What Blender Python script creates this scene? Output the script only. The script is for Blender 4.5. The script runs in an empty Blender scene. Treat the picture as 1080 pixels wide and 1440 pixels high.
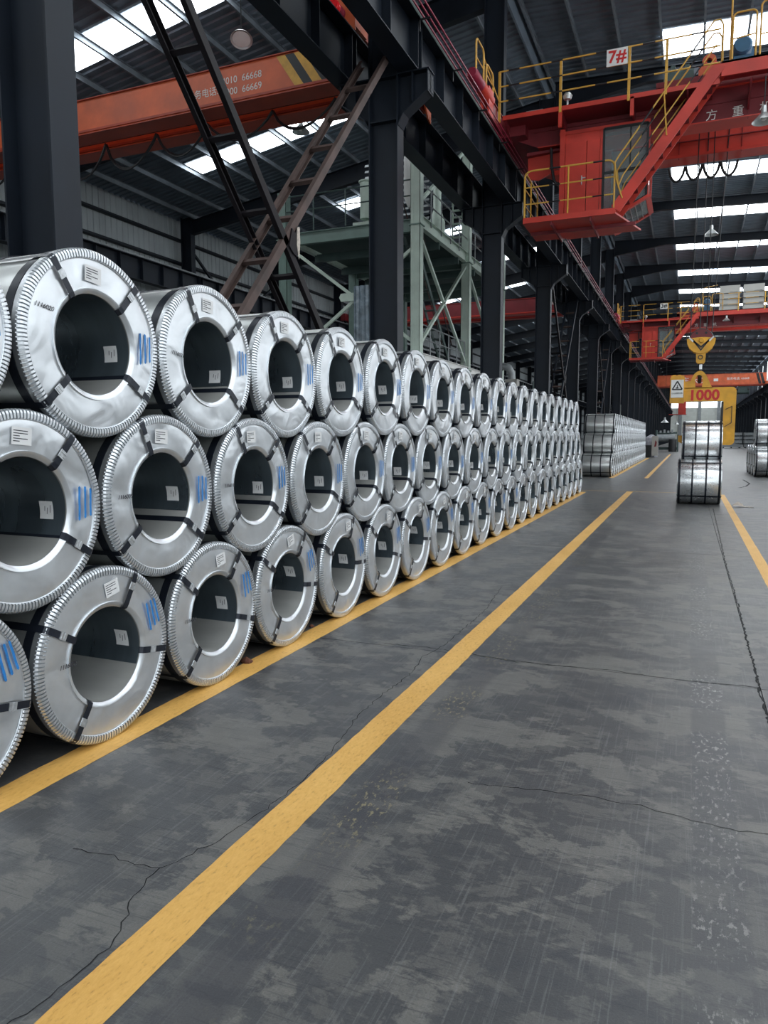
import bpy, bmesh, math, random
from math import sin, cos, pi, radians, sqrt, atan2, degrees
from mathutils import Matrix, Vector
random.seed(7)
S = bpy.context.scene
COL = S.collection
# ------------------------------------------------------------------ camera, world, exposure
FPX, YAW, PITCH, ROLL, CAMH = 1022.44, 0.3948, 0.103, -0.002, 1.7188
def make_camera():
    fw = Vector((-sin(YAW), cos(YAW), 0)); rt = Vector((cos(YAW), sin(YAW), 0)); up = Vector((0, 0, 1))
    f2 = fw*cos(PITCH) - up*sin(PITCH); u2 = up*cos(PITCH) + fw*sin(PITCH)
    r = rt*cos(ROLL) + u2*sin(ROLL); u = -rt*sin(ROLL) + u2*cos(ROLL)
    cd = bpy.data.cameras.new('camera'); cam = bpy.data.objects.new('camera', cd); COL.objects.link(cam)
    cam.matrix_world = Matrix(((r.x, u.x, -f2.x, 0), (r.y, u.y, -f2.y, 0), (r.z, u.z, -f2.z, CAMH), (0, 0, 0, 1)))
    cd.sensor_fit = 'VERTICAL'; cd.sensor_height = 36.0; cd.lens = FPX*36.0/1440.0
    cd.clip_start = 0.05; cd.clip_end = 600
    S.camera = cam
make_camera()
W = bpy.data.worlds.new('daylight'); S.world = W; W.use_nodes = True
bg = W.node_tree.nodes['Background']; bg.inputs[0].default_value = (0.62, 0.76, 1.0, 1); bg.inputs[1].default_value = 1.0
S.view_settings.view_transform = 'Standard'; S.view_settings.look = 'None'
S.view_settings.gamma = 1.0; S.view_settings.use_curve_mapping = False
S.view_settings.exposure = 0.06
SKYLIGHT = 9.0        # daylight through the translucent roof sheets
LOWSIDE, ENDLIGHT = 2.2, 3.4
SIDELIGHT = 2.8       # daylight through the translucent wall sheets

# ------------------------------------------------------------------ materials
def new_mat(name):
    m = bpy.data.materials.new(name); m.use_nodes = True
    return m, m.node_tree, m.node_tree.nodes['Principled BSDF']
def nd(t, typ, **kw):
    n = t.nodes.new(typ)
    for k, v in kw.items(): setattr(n, k, v)
    return n
def objcoord(t, scale=(1, 1, 1), rnd=False):
    tc = nd(t, 'ShaderNodeTexCoord'); mp = nd(t, 'ShaderNodeMapping'); mp.inputs['Scale'].default_value = scale
    t.links.new(tc.outputs['Object'], mp.inputs['Vector'])
    if rnd:
        oi = nd(t, 'ShaderNodeObjectInfo'); mu = nd(t, 'ShaderNodeMath', operation='MULTIPLY'); mu.inputs[1].default_value = 37.0
        t.links.new(oi.outputs['Random'], mu.inputs[0]); t.links.new(mu.outputs[0], mp.inputs['Location'])
    return mp
def noise(t, vec, scale, detail=4, rough=.55, dist=0):
    n = nd(t, 'ShaderNodeTexNoise'); n.inputs['Scale'].default_value = scale; n.inputs['Detail'].default_value = detail
    n.inputs['Roughness'].default_value = rough; n.inputs['Distortion'].default_value = dist
    t.links.new(vec, n.inputs['Vector']); return n
def ramp(t, fac, stops):
    r = nd(t, 'ShaderNodeValToRGB'); e = r.color_ramp.elements
    while len(e) < len(stops): e.new(0.5)
    for el, (p, c) in zip(e, stops): el.position = p; el.color = c if len(c) == 4 else (*c, 1)
    t.links.new(fac, r.inputs[0]); return r
def mixc(t, fac, a, b, blend='MIX'):
    m = nd(t, 'ShaderNodeMix', data_type='RGBA', blend_type=blend)
    for sock, v in ((m.inputs[0], fac), (m.inputs[6], a), (m.inputs[7], b)):
        if hasattr(v, 'is_output'): t.links.new(v, sock)
        elif isinstance(v, (int, float)): sock.default_value = v
        else: sock.default_value = (*v, 1) if len(v) == 3 else v
    return m.outputs[2]
def mat(name, col, rough=.5, metal=0.0, var=.25, vscale=3.0, bump=0.0, bscale=30.0, spec=.5, stretch=(1, 1, 1)):
    """paint or metal with a little wear: value noise over the base colour, optional fine bump"""
    m, t, p = new_mat(name)
    mp = objcoord(t, stretch, True)
    if var:
        n = noise(t, mp.outputs[0], vscale, 5)
        r = ramp(t, n.outputs[0], [(0.3, tuple(c*(1-var) for c in col)), (0.7, tuple(min(1, c*(1+var)) for c in col))])
        t.links.new(r.outputs[0], p.inputs['Base Color'])
        rr = nd(t, 'ShaderNodeMapRange'); rr.inputs[3].default_value = max(0.02, rough-.08); rr.inputs[4].default_value = min(1, rough+.1)
        t.links.new(n.outputs[0], rr.inputs[0]); t.links.new(rr.outputs[0], p.inputs['Roughness'])
    else:
        p.inputs['Base Color'].default_value = (*col, 1); p.inputs['Roughness'].default_value = rough
    p.inputs['Metallic'].default_value = metal; p.inputs['Specular IOR Level'].default_value = spec
    if bump:
        n2 = noise(t, mp.outputs[0], bscale, 3); b = nd(t, 'ShaderNodeBump'); b.inputs['Strength'].default_value = bump; b.inputs['Distance'].default_value = .02
        t.links.new(n2.outputs[0], b.inputs['Height']); t.links.new(b.outputs[0], p.inputs['Normal'])
    return m
def emit(name, col, strength):
    m, t, p = new_mat(name)
    p.inputs['Base Color'].default_value = (.7, .72, .72, 1); p.inputs['Roughness'].default_value = .5
    p.inputs['Emission Color'].default_value = (*col, 1); p.inputs['Emission Strength'].default_value = strength
    return m
def stripes(name, a, b, period, axis='X', duty=.5):
    """paint in two alternating colours along one object axis"""
    m, t, p = new_mat(name)
    tc = nd(t, 'ShaderNodeTexCoord'); sx = nd(t, 'ShaderNodeSeparateXYZ'); t.links.new(tc.outputs['Object'], sx.inputs[0])
    d = nd(t, 'ShaderNodeMath', operation='DIVIDE'); d.inputs[1].default_value = period; t.links.new(sx.outputs[axis], d.inputs[0])
    f = nd(t, 'ShaderNodeMath', operation='FRACT'); t.links.new(d.outputs[0], f.inputs[0])
    g = nd(t, 'ShaderNodeMath', operation='LESS_THAN'); g.inputs[1].default_value = duty; t.links.new(f.outputs[0], g.inputs[0])
    t.links.new(mixc(t, g.outputs[0], b, a), p.inputs['Base Color']); p.inputs['Roughness'].default_value = .45
    return m
def galv(name, col, rough, bumps, metal=.9):
    m, t, p = new_mat(name)
    mp = objcoord(t, (1, 1, 1), True)
    n = noise(t, mp.outputs[0], 5.0, 6, .6); r = ramp(t, n.outputs[0], [(.3, tuple(c*.86 for c in col)), (.7, col)])
    t.links.new(r.outputs[0], p.inputs['Base Color'])
    n3 = noise(t, mp.outputs[0], 18.0, 4, .6); rr = nd(t, 'ShaderNodeMapRange'); rr.inputs[3].default_value = rough-.08; rr.inputs[4].default_value = rough+.1
    t.links.new(n3.outputs[0], rr.inputs[0]); t.links.new(rr.outputs[0], p.inputs['Roughness'])
    n2 = noise(t, mp.outputs[0], 4.2, 2, .45, .6); b = nd(t, 'ShaderNodeBump'); b.inputs['Strength'].default_value = bumps; b.inputs['Distance'].default_value = .05
    t.links.new(n2.outputs[0], b.inputs['Height']); t.links.new(b.outputs[0], p.inputs['Normal'])
    p.inputs['Metallic'].default_value = metal
    return m
M = {}
M['cover'] = galv('galvanized_cover', (.80, .83, .86), .36, .30)
M['crimp'] = galv('galvanized_crimp', (.80, .83, .86), .34, .05)
M['barrel'] = galv('galvanized_wrap', (.76, .78, .77), .34, .05, .8)
M['brightwrap'] = galv('bright_galvanized_wrap', (.86, .88, .89), .28, .03, .88)
M['bore'] = mat('coil_bore', (.46, .46, .44), .42, .5, .15, 4, stretch=(.3, 1, 1))
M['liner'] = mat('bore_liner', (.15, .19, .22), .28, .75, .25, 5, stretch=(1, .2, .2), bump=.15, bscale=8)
M['strap'] = mat('steel_strap', (.014, .018, .028), .35, .3, .2, 8)
M['buckle'] = mat('strap_clip', (.58, .60, .62), .42, .8, .25, 40)
M['paper'] = mat('paper', (.72, .72, .72), .7, 0, .04, 6)
M['ink'] = mat('ink', (.03, .03, .04), .6, 0, 0)
M['blue'] = mat('blue_marker', (.02, .20, .55), .5, 0, .25, 20)
M['dark'] = mat('dark_steel', (.0075, .0115, .019), .5, .1, .3, 1.2, spec=.32)
M['darker'] = mat('dark_girder', (.006, .009, .015), .5, .1, .3, 1.2, spec=.3)
M['rust'] = mat('rusty_primer', (.070, .044, .038), .6, .1, .45, 3)
M['brace'] = mat('brace_steel', (.010, .008, .010), .55, .1, .5, 2, spec=.25)
M['purlin'] = mat('purlin_zinc', (.22, .25, .28), .45, .5, .25, 2)
M['roof'] = mat('roof_sheet', (.15, .185, .225), .40, .3, .2, 1.5)
M['clad'] = mat('wall_sheet', (.33, .36, .37), .5, .1, .2, .8, stretch=(1, 1, .3))
M['farclad'] = mat('far_wall_sheet', (.62, .64, .60), .6, 0, .1, .8)
M['orange'] = mat('orange_paint', (.60, .115, .040), .45, 0, .22, 1.5)
M['orange_dark'] = mat('orange_flange', (.36, .055, .028), .5, 0, .25, 1.5)
M['red'] = mat('red_paint', (.54, .042, .026), .42, 0, .18, 1.5)
M['crimson'] = mat('crimson_paint', (.17, .012, .018), .45, 0, .2, 1.5)
M['buffer'] = mat('red_rubber', (.24, .010, .035), .4, 0, .2, 6)
M['yellow'] = mat('yellow_paint', (.62, .33, .045), .45, 0, .2, 5)
M['hookyellow'] = mat('yellow_hook_paint', (.72, .36, .025), .45, 0, .22, 3)
M['yellowblack'] = stripes('yellow_black_rail', (.62, .35, .06), (.012, .012, .015), 1.0, 'X', .74)
M['green'] = mat('green_paint', (.13, .20, .175), .45, 0, .2, 1.5)
M['palegreen'] = mat('pale_green_paint', (.50, .60, .52), .45, 0, .15, 1.5)
M['black'] = mat('black', (.010, .011, .013), .45, 0, .15, 5)
M['white'] = mat('white_paint', (.78, .78, .76), .5, 0, .06, 4)
M['text_white'] = mat('white_lettering', (.75, .72, .68), .6, 0, .1, 4)
M['text_red'] = mat('red_lettering', (.60, .02, .02), .5, 0, .1, 4)
M['text_black'] = mat('black_lettering', (.012, .012, .012), .5, 0, 0)
M['cabinet'] = mat('cabinet_paint', (.42, .41, .38), .5, 0, .05, 2)
M['grey'] = mat('grey_metal', (.30, .32, .33), .4, .4, .2, 4)
M['bluemotor'] = mat('blue_motor', (.03, .11, .20), .45, .1, .2, 4)
M['greenmachine'] = mat('machine_green', (.06, .095, .09), .5, .1, .2, 3)
M['lamp'] = mat('lamp_aluminium', (.62, .64, .64), .35, .7, .1, 8)
M['wrap'] = mat('plastic_wrap', (.36, .36, .40), .3, 0, .25, 6, .4, 12)
M['curtain'] = mat('curtain_film', (.16, .21, .25), .25, 0, .5, 3)
M['rag'] = mat('rag', (.50, .44, .38), .9, 0, .3, 30)
M['clod'] = mat('rusty_clod', (.13, .05, .03), .9, 0, .4, 40)
M['crack'] = mat('crack_dirt', (.012, .013, .014), .9, 0, 0)
M['siren'] = mat('red_lens', (.75, .015, .02), .2, 0, .1, 30)
M['sky'] = emit('skylight_sheet', (.90, .96, 1.0), SKYLIGHT)
M['side'] = emit('translucent_wall', (.90, .96, 1.0), SIDELIGHT)
M['sidelow'] = emit('translucent_lower_wall', (.90, .96, 1.0), LOWSIDE)
M['neargate'] = emit('translucent_end_wall', (.90, .96, 1.0), ENDLIGHT)
def glass_mat():
    m, t, p = new_mat('cab_glass')
    p.inputs['Base Color'].default_value = (.62, .70, .72, 1); p.inputs['Roughness'].default_value = .03
    p.inputs['Transmission Weight'].default_value = .85; p.inputs['IOR'].default_value = 1.1
    return m
M['glass'] = glass_mat()
def concrete():
    m, t, p = new_mat('worn_concrete'); L = t.links.new
    g = nd(t, 'ShaderNodeNewGeometry'); pos = g.outputs['Position']
    def mapped(sc, rot=0):
        mp = nd(t, 'ShaderNodeMapping'); mp.inputs['Scale'].default_value = sc; mp.inputs['Rotation'].default_value = (0, 0, rot); L(pos, mp.inputs[0]); return mp.outputs[0]
    sep = nd(t, 'ShaderNodeSeparateXYZ'); L(pos, sep.inputs[0])
    def band(x0, x1, soft, wob=.03):
        wn = noise(t, mapped((.4, 1.4, 1)), 2.0, 4)
        w = nd(t, 'ShaderNodeMath', operation='MULTIPLY_ADD'); w.inputs[1].default_value = wob*2; w.inputs[2].default_value = -wob; L(wn.outputs[0], w.inputs[0])
        ad = nd(t, 'ShaderNodeMath', operation='ADD'); L(sep.outputs[0], ad.inputs[0]); L(w.outputs[0], ad.inputs[1])
        a = nd(t, 'ShaderNodeMapRange', interpolation_type='SMOOTHSTEP'); a.inputs[1].default_value = x0-soft; a.inputs[2].default_value = x0+soft; L(ad.outputs[0], a.inputs[0])
        b = nd(t, 'ShaderNodeMapRange', interpolation_type='SMOOTHSTEP'); b.inputs[1].default_value = x1-soft; b.inputs[2].default_value = x1+soft; b.inputs[3].default_value = 1; b.inputs[4].default_value = 0; L(ad.outputs[0], b.inputs[0])
        mu = nd(t, 'ShaderNodeMath', operation='MULTIPLY'); L(a.outputs[0], mu.inputs[0]); L(b.outputs[0], mu.inputs[1]); return mu.outputs[0]
    def mul(a, b):
        mu = nd(t, 'ShaderNodeMath', operation='MULTIPLY'); 
        for s, v in zip(mu.inputs, (a, b)):
            if isinstance(v, (int, float)): s.default_value = v
            else: L(v, s)
        return mu.outputs[0]
    big = noise(t, mapped((1, .8, 1)), .35, 3)
    base = ramp(t, big.outputs[0], [(.3, (.050, .052, .056)), (.7, (.082, .083, .085))]).outputs[0]
    patch = noise(t, mapped((1.0, 1.35, 1), .5), 1.5, 12, .66, .25)
    pf = ramp(t, patch.outputs[0], [(.515, (0, 0, 0)), (.54, (1, 1, 1))]).outputs[0]
    pt2 = noise(t, mapped((1.0, 1.6, 1), -.35), 4.2, 10, .7, .3)
    p2 = ramp(t, pt2.outputs[0], [(.50, (0, 0, 0)), (.545, (1, 1, 1))]).outputs[0]
    col = mixc(t, mul(p2, .45), base, (.140, .136, .126))
    col = mixc(t, mul(pf, .55), col, (.182, .175, .158))
    dk = noise(t, mapped((1.0, 1.3, 1), -.7), 1.9, 10, .66, .2)
    df = ramp(t, dk.outputs[0], [(.55, (0, 0, 0)), (.64, (1, 1, 1))]).outputs[0]
    col = mixc(t, mul(df, .55), col, (.040, .044, .052))
    # scuffs and drag marks along and across the aisle
    s1 = noise(t, mapped((80, 1.6, 1), .10), 1.0, 6, .72); f1 = ramp(t, s1.outputs[0], [(.54, (0, 0, 0)), (.64, (1, 1, 1))]).outputs[0]
    col = mixc(t, mul(f1, .42), col, (.17, .172, .17))
    s2 = noise(t, mapped((2.6, 70, 1), -.12), 1.0, 6, .72); f2 = ramp(t, s2.outputs[0], [(.54, (0, 0, 0)), (.64, (1, 1, 1))]).outputs[0]
    col = mixc(t, mul(f2, .55), col, (.035, .038, .045))
    # b1 and b2: eroded strips where old lines were scraped away
    fl = noise(t, mapped((42, 20, 1)), 1.0, 7, .68); ff = ramp(t, fl.outputs[0], [(.55, (0, 0, 0)), (.60, (1, 1, 1))]).outputs[0]
    lo = noise(t, mapped((.5, .9, 1)), 1.0, 2); lf = ramp(t, lo.outputs[0], [(.42, (0, 0, 0)), (.56, (1, 1, 1))]).outputs[0]
    b1 = band(.08, .27, .012); col = mixc(t, mul(b1, .55), col, (.060, .062, .068)); col = mixc(t, mul(mul(b1, ff), lf), col, (.27, .265, .25))
    b2 = band(-1.42, -1.22, .03); col = mixc(t, mul(b2, .5), col, (.050, .050, .058)); col = mixc(t, mul(mul(mul(b2, ff), lf), .85), col, (.24, .21, .12))
    b3 = band(-3.5, -3.08, .1); col = mixc(t, mul(b3, .5), col, (.035, .038, .045))  # b3: plain darker band just behind the first yellow line
    # oil spots and fine grain
    vo = nd(t, 'ShaderNodeTexVoronoi'); vo.inputs['Scale'].default_value = 1.6; L(mapped((1, 1, 1)), vo.inputs['Vector'])
    vf = ramp(t, vo.outputs['Distance'], [(.015, (1, 1, 1)), (.05, (0, 0, 0))]).outputs[0]; col = mixc(t, mul(vf, .7), col, (.018, .020, .030))
    gr = noise(t, mapped((1, 1, 1)), 140, 3, .7); col = mixc(t, .35, col, ramp(t, gr.outputs[0], [(.3, (.3, .3, .3)), (.7, (.75, .75, .75))]).outputs[0], 'OVERLAY')
    L(col, p.inputs['Base Color'])
    rr = nd(t, 'ShaderNodeMapRange'); rr.inputs[3].default_value = .24; rr.inputs[4].default_value = .52; L(patch.outputs[0], rr.inputs[0]); L(rr.outputs[0], p.inputs['Roughness'])
    b = nd(t, 'ShaderNodeBump'); b.inputs['Strength'].default_value = .25; b.inputs['Distance'].default_value = .004; L(gr.outputs[0], b.inputs['Height']); L(b.outputs[0], p.inputs['Normal'])
    return m
M['concrete'] = concrete()
def line_paint():
    m, t, p = new_mat('yellow_line_paint'); L = t.links.new
    g = nd(t, 'ShaderNodeNewGeometry'); mp = nd(t, 'ShaderNodeMapping'); mp.inputs['Scale'].default_value = (1, .35, 1); L(g.outputs['Position'], mp.inputs[0])
    n = noise(t, mp.outputs[0], 60, 5, .7); big = noise(t, mp.outputs[0], 4, 4)
    c = ramp(t, n.outputs[0], [(.28, (.30, .15, .035)), (.42, (.70, .38, .085)), (.7, (.82, .48, .13))]).outputs[0]
    c = mixc(t, .35, c, ramp(t, big.outputs[0], [(.3, (.55, .29, .07)), (.7, (.85, .52, .17))]).outputs[0])
    L(c, p.inputs['Base Color']); p.inputs['Roughness'].default_value = .55
    b = nd(t, 'ShaderNodeBump'); b.inputs['Strength'].default_value = .5; b.inputs['Distance'].default_value = .004; L(n.outputs[0], b.inputs['Height']); L(b.outputs[0], p.inputs['Normal'])
    return m
M['line'] = line_paint()

# ------------------------------------------------------------------ mesh building helpers
class MB:
    """collects shapes, then links them as one mesh object"""
    def __init__(s): s.v = []; s.f = []; s.mi = []
    def add(s, vs, fs, mi=0):
        o = len(s.v); s.v += [tuple(v) for v in vs]; s.f += [tuple(i+o for i in f) for f in fs]; s.mi += [mi]*len(fs); return s
    def box(s, x0, x1, y0, y1, z0, z1, mi=0):
        x0, x1 = min(x0, x1), max(x0, x1); y0, y1 = min(y0, y1), max(y0, y1); z0, z1 = min(z0, z1), max(z0, z1)
        return s.add([(x, y, z) for z in (z0, z1) for y in (y0, y1) for x in (x0, x1)],
                     [(0, 2, 3, 1), (4, 5, 7, 6), (0, 1, 5, 4), (2, 6, 7, 3), (0, 4, 6, 2), (1, 3, 7, 5)], mi)
    def bar(s, a, b, w, h, up=(0, 0, 1), mi=0):
        """square bar from a to b, w wide across, h deep along up"""
        a, b = Vector(a), Vector(b); d = (b-a).normalized(); u = Vector(up)
        if abs(d.dot(u)) > .98: u = Vector((1, 0, 0))
        sd = d.cross(u).normalized(); u = sd.cross(d).normalized()
        vs = [p+sd*(i*w/2)+u*(j*h/2) for p in (a, b) for i, j in ((-1, -1), (1, -1), (1, 1), (-1, 1))]
        return s.add(vs, [(0, 1, 2, 3), (7, 6, 5, 4), (0, 4, 5, 1), (1, 5, 6, 2), (2, 6, 7, 3), (3, 7, 4, 0)], mi)
    def tube(s, pts, r, n=6, mi=0, caps=True):
        pts = [Vector(p) for p in pts]; rings = []
        for i, p in enumerate(pts):
            d = ((pts[min(i+1, len(pts)-1)]-p).normalized()+(p-pts[max(i-1, 0)]).normalized()).normalized()
            u = Vector((0, 0, 1)) if abs(d.z) < .9 else Vector((0, 1, 0))
            if i and abs(d.dot(pu)) < .95: u = pu
            a = d.cross(u).normalized(); c = a.cross(d).normalized(); pu = c
            rings.append([p+a*(r*cos(2*pi*k/n))+c*(r*sin(2*pi*k/n)) for k in range(n)])
        fs = [(i*n+k, i*n+(k+1) % n, (i+1)*n+(k+1) % n, (i+1)*n+k) for i in range(len(pts)-1) for k in range(n)]
        if caps: fs += [tuple(range(n))[::-1], tuple((len(pts)-1)*n+k for k in range(n))]
        return s.add([v for g in rings for v in g], fs, mi)
    def lathe(s, prof, c=(0, 0, 0), axis='Z', n=24, mi=0, closed=False, a0=0.0):
        """prof: (radius, height) pairs turned about an axis through c"""
        c = Vector(c); vs = []
        for r, h in prof:
            for k in range(n):
                a = a0+2*pi*k/n; x, y = r*cos(a), r*sin(a)
                vs.append(c+{'Z': Vector((x, y, h)), 'X': Vector((h, x, y)), 'Y': Vector((y, h, x))}[axis])
        m = len(prof); last = m if closed else m-1
        fs = [(i*n+k, i*n+(k+1) % n, ((i+1) % m)*n+(k+1) % n, ((i+1) % m)*n+k) for i in range(last) for k in range(n)]
        return s.add(vs, fs, mi)
    def prism(s, poly, a, b, plane='XZ', mi=0):
        """polygon in a plane, extruded from a to b along the remaining axis"""
        f = {'XZ': lambda p, q, d: (p, d, q), 'YZ': lambda p, q, d: (d, p, q), 'XY': lambda p, q, d: (p, q, d)}[plane]
        n = len(poly); vs = [f(p, q, a) for p, q in poly]+[f(p, q, b) for p, q in poly]
        return s.add(vs, [tuple(range(n)), tuple(range(2*n-1, n-1, -1))]+[(i, i+n, (i+1) % n+n, (i+1) % n) for i in range(n)], mi)
    def mesh(s, name, mats, smooth=False, bevel=0):
        me = bpy.data.meshes.new(name); me.from_pydata(s.v, [], s.f)
        for m in (mats if isinstance(mats, (list, tuple)) else [mats]): me.materials.append(M[m])
        if any(s.mi): me.polygons.foreach_set('material_index', s.mi)
        bm = bmesh.new(); bm.from_mesh(me)
        if bevel: bmesh.ops.bevel(bm, geom=list(bm.edges), offset=bevel, segments=1, affect='EDGES')
        bmesh.ops.recalc_face_normals(bm, faces=bm.faces)
        bm.to_mesh(me); bm.free()
        if smooth:
            me.polygons.foreach_set('use_smooth', [True]*len(me.polygons)); me.set_sharp_from_angle(angle=radians(38))
        return me
    def obj(s, name, mats, parent=None, loc=(0, 0, 0), smooth=False, bevel=0):
        return put(name, s.mesh(name, mats, smooth, bevel), parent, loc)
def put(name, me, parent=None, loc=(0, 0, 0), rot=(0, 0, 0)):
    o = bpy.data.objects.new(name, me); COL.objects.link(o); o.location = loc; o.rotation_euler = rot
    if parent is not None: o.parent = parent
    return o
def tag(o, label, cat, group=None, kind=None):
    o['label'] = label; o['category'] = cat
    if group: o['group'] = group
    if kind: o['kind'] = kind
    return o
def thing(name, label, cat, loc=(0, 0, 0), group=None, rotz=0, kind=None):
    o = bpy.data.objects.new(name, None); COL.objects.link(o); o.location = loc; o.rotation_euler = (0, 0, rotz); o.empty_display_size = .1
    return tag(o, label, cat, group, kind)
def dup(root, loc, label=None):
    """copy a thing with copies of its parts and sub-parts"""
    def cp(o, par):
        c = o.copy(); COL.objects.link(c)
        if par is not None: c.parent = par
        for ch in list(o.children): cp(ch, c)
        return c
    r = cp(root, None); r.location = loc
    if label: r['label'] = label
    return r
def text(name, body, size, loc, rot, m, parent=None, align='CENTER', shear=0, depth=.002, bold=0.0):
    cu = bpy.data.curves.new(name, 'FONT'); cu.body = body; cu.size = size; cu.align_x = align; cu.align_y = 'CENTER'; cu.shear = shear
    cu.extrude = depth; cu.resolution_u = 3; cu.materials.append(M[m])
    cu.offset = bold
    tmp = bpy.data.objects.new(name, cu); COL.objects.link(tmp)
    me = bpy.data.meshes.new_from_object(tmp.evaluated_get(bpy.context.evaluated_depsgraph_get())); me.name = name
    bpy.data.objects.remove(tmp); bpy.data.curves.remove(cu)
    return put(name, me, parent, loc, rot)
FRONT = (pi/2, 0, 0)          # lettering that faces -Y
ORD = ['first', 'second', 'third', 'fourth', 'fifth', 'sixth', 'seventh', 'eighth', 'ninth', 'tenth', 'eleventh', 'twelfth', 'thirteenth', 'fourteenth', 'fifteenth', 'sixteenth', 'seventeenth', 'eighteenth', 'nineteenth', 'twentieth', 'twenty-first', 'twenty-second', 'twenty-third', 'twenty-fourth', 'twenty-fifth', 'twenty-sixth', 'twenty-seventh', 'twenty-eighth', 'twenty-ninth', 'thirtieth']

# ------------------------------------------------------------------ the hall
Y0, Y1 = -30.0, 232.0
XL, XR = -21.45, 10.75            # inner faces of the two long walls
BAY = 7.7; COLY = [4.85+BAY*k for k in range(-4, 30)]
ZR = lambda x: 14.6-.035*(x+5.2)          # aisle roof underside
ZL = lambda x: 14.1+.16*(x+5.2)          # left bay roof underside
def structure(o): o['kind'] = 'structure'; return o
# floor: base and the cast slabs with open joints
fl = structure(MB().box(-22.5, 12, Y0, Y1, -.3, -.03).obj('floor', 'crack'))
xs = [-22.4, -17.9, -11.8, -5.7, .52, 6.7, 11.9]; ys = [Y0, -18.9, -12.8, -6.7, -.67, 5.43, 11.5, 17.6, 23.8, 29.0, 33.2, 39.3, 45.4, 51.5, 57.6, 70, 90, 120, 160, Y1]
for i in range(len(xs)-1):
    for j in range(len(ys)-1):
        g = .003
        MB().box(xs[i]+g, xs[i+1]-g, ys[j]+g, ys[j+1]-g, -.03, 0).obj('slab', 'concrete', fl)
def floor_line(x0, x1, y0, y1, wob=.0028):
    b = MB(); n = max(2, int((y1-y0)/.09)); vs = []
    for k in range(n+1):
        y = y0+(y1-y0)*k/n
        vs += [(x0+random.uniform(-wob, wob), y, .0015), (x1+random.uniform(-wob, wob), y, .0015)]
    b.add(vs, [(2*k, 2*k+1, 2*k+3, 2*k+2) for k in range(n)]); return b.obj('floor_line', 'line', fl)
floor_line(-3.07, -2.86, -6, 23.3); floor_line(-1.715, -1.525, -6, 24.0); floor_line(.90, 1.045, 5.5, 23.6)
floor_line(-3.0, -2.80, 31.6, 62); floor_line(-1.62, -1.46, 31.8, 75); floor_line(1.2, 1.33, 36, 62)
floor_line(-3.8, .9, 23.88, 23.96, .003)
def crack(pts, w=.006):
    vs = []; P = []
    for a, b in zip(pts[:-1], pts[1:]):
        n = max(1, int((Vector(b)-Vector(a)).length/.035))
        for k in range(n):
            f = k/n; P.append((a[0]+(b[0]-a[0])*f, a[1]+(b[1]-a[1])*f))
    P.append(pts[-1])
    for k, q in enumerate(P):
        d = Vector(P[min(k+1, len(P)-1)])-Vector(P[max(k-1, 0)]); nn = Vector((-d.y, d.x)).normalized()
        c = Vector(q)+nn*random.uniform(-.011, .011); ww = w*random.uniform(.35, 1)/2
        vs += [(*(c+nn*ww), .0012), (*(c-nn*ww), .0012)]
    MB().add(vs, [(2*k, 2*k+1, 2*k+3, 2*k+2) for k in range(len(P)-1)]).obj('crack', 'crack', fl)
crack([(-1.80, .9), (-1.78, 1.41), (-1.75, 1.56), (-1.75, 1.76), (-1.81, 1.92), (-1.87, 2.01), (-1.89, 2.19), (-1.80, 2.43), (-1.76, 2.61), (-1.73, 2.95), (-1.74, 3.40), (-1.82, 3.91), (-1.83, 4.38), (-1.80, 4.79), (-1.86, 5.24), (-1.80, 5.7), (-1.80, 6.91), (-1.92, 8.12)], .006)
crack([(-1.89, 2.19), (-2.0, 2.18), (-2.17, 2.19), (-2.32, 2.16)], .005)
crack([(-.95, 3.36), (-.64, 3.42), (-.37, 3.45), (-.14, 3.45), (.04, 3.41), (.27, 3.38), (.45, 3.42)], .006)
crack([(-2.28, 5.48), (-1.92, 5.51), (-1.51, 5.47), (-1.19, 5.40), (-.87, 5.42), (-.46, 5.46), (.03, 5.42), (.52, 5.47)], .012)
crack([(.61, 19.0), (.57, 14.7), (.53, 10.9), (.535, 9.1), (.53, 7.8), (.52, 6.7), (.525, 5.9), (.51, 5.4), (.52, 4.2)], .02)
crack([(2.06, 32.0), (2.12, 29.5), (1.89, 27.8), (1.62, 26.9)], .09)

# roofs: corrugated sheets running down the slope, translucent sheets, purlins and rafters
def corrugated(y0, y1, xa, xb, zf, pitch=.30, h=.04):
    b = MB(); vs = []; y = y0; prof = []
    while y < y1: prof += [(y, 0), (y+pitch*.30, 0), (y+pitch*.42, h), (y+pitch*.88, h)]; y += pitch
    for yy, dz in prof: vs += [(xa, yy, zf(xa)+dz), (xb, yy, zf(xb)+dz)]
    return b.add(vs, [(2*k, 2*k+1, 2*k+3, 2*k+2) for k in range(len(prof)-1)])
roofA = structure(corrugated(Y0, Y1, -5.2, 10.9, lambda x: ZR(x)+.02).obj('ceiling', 'roof'))
roofB = structure(corrugated(Y0, Y1, -22.1, -5.2, lambda x: ZL(x)+.02).obj('ceiling', 'roof'))
MB().box(-5.26, -5.2, Y0, Y1, ZL(-5.2)-.1, ZR(-5.2)+.1).obj('ridge_fascia', 'roof', roofA)
skyA = [26.9, 39.7, 46.7, 54.4, 63.2, 71.0]
y = 78.7
while y < Y1-4: skyA.append(y); y += BAY
skyA += [18.9, 10.9, 3.2, -4.5, -12.2, -19.9]
for y in skyA:
    n = 4
    for k in range(n):
        xa = -1.25+k*2.55; xb = xa+2.52
        MB().add([(x, y+d, ZR(x)-.004) for x in (xa, xb) for d in (-.92, .92)], [(0, 1, 3, 2)]).obj('skylight_sheet', 'sky', roofA)
y = 16.6-BAY*5
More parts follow.
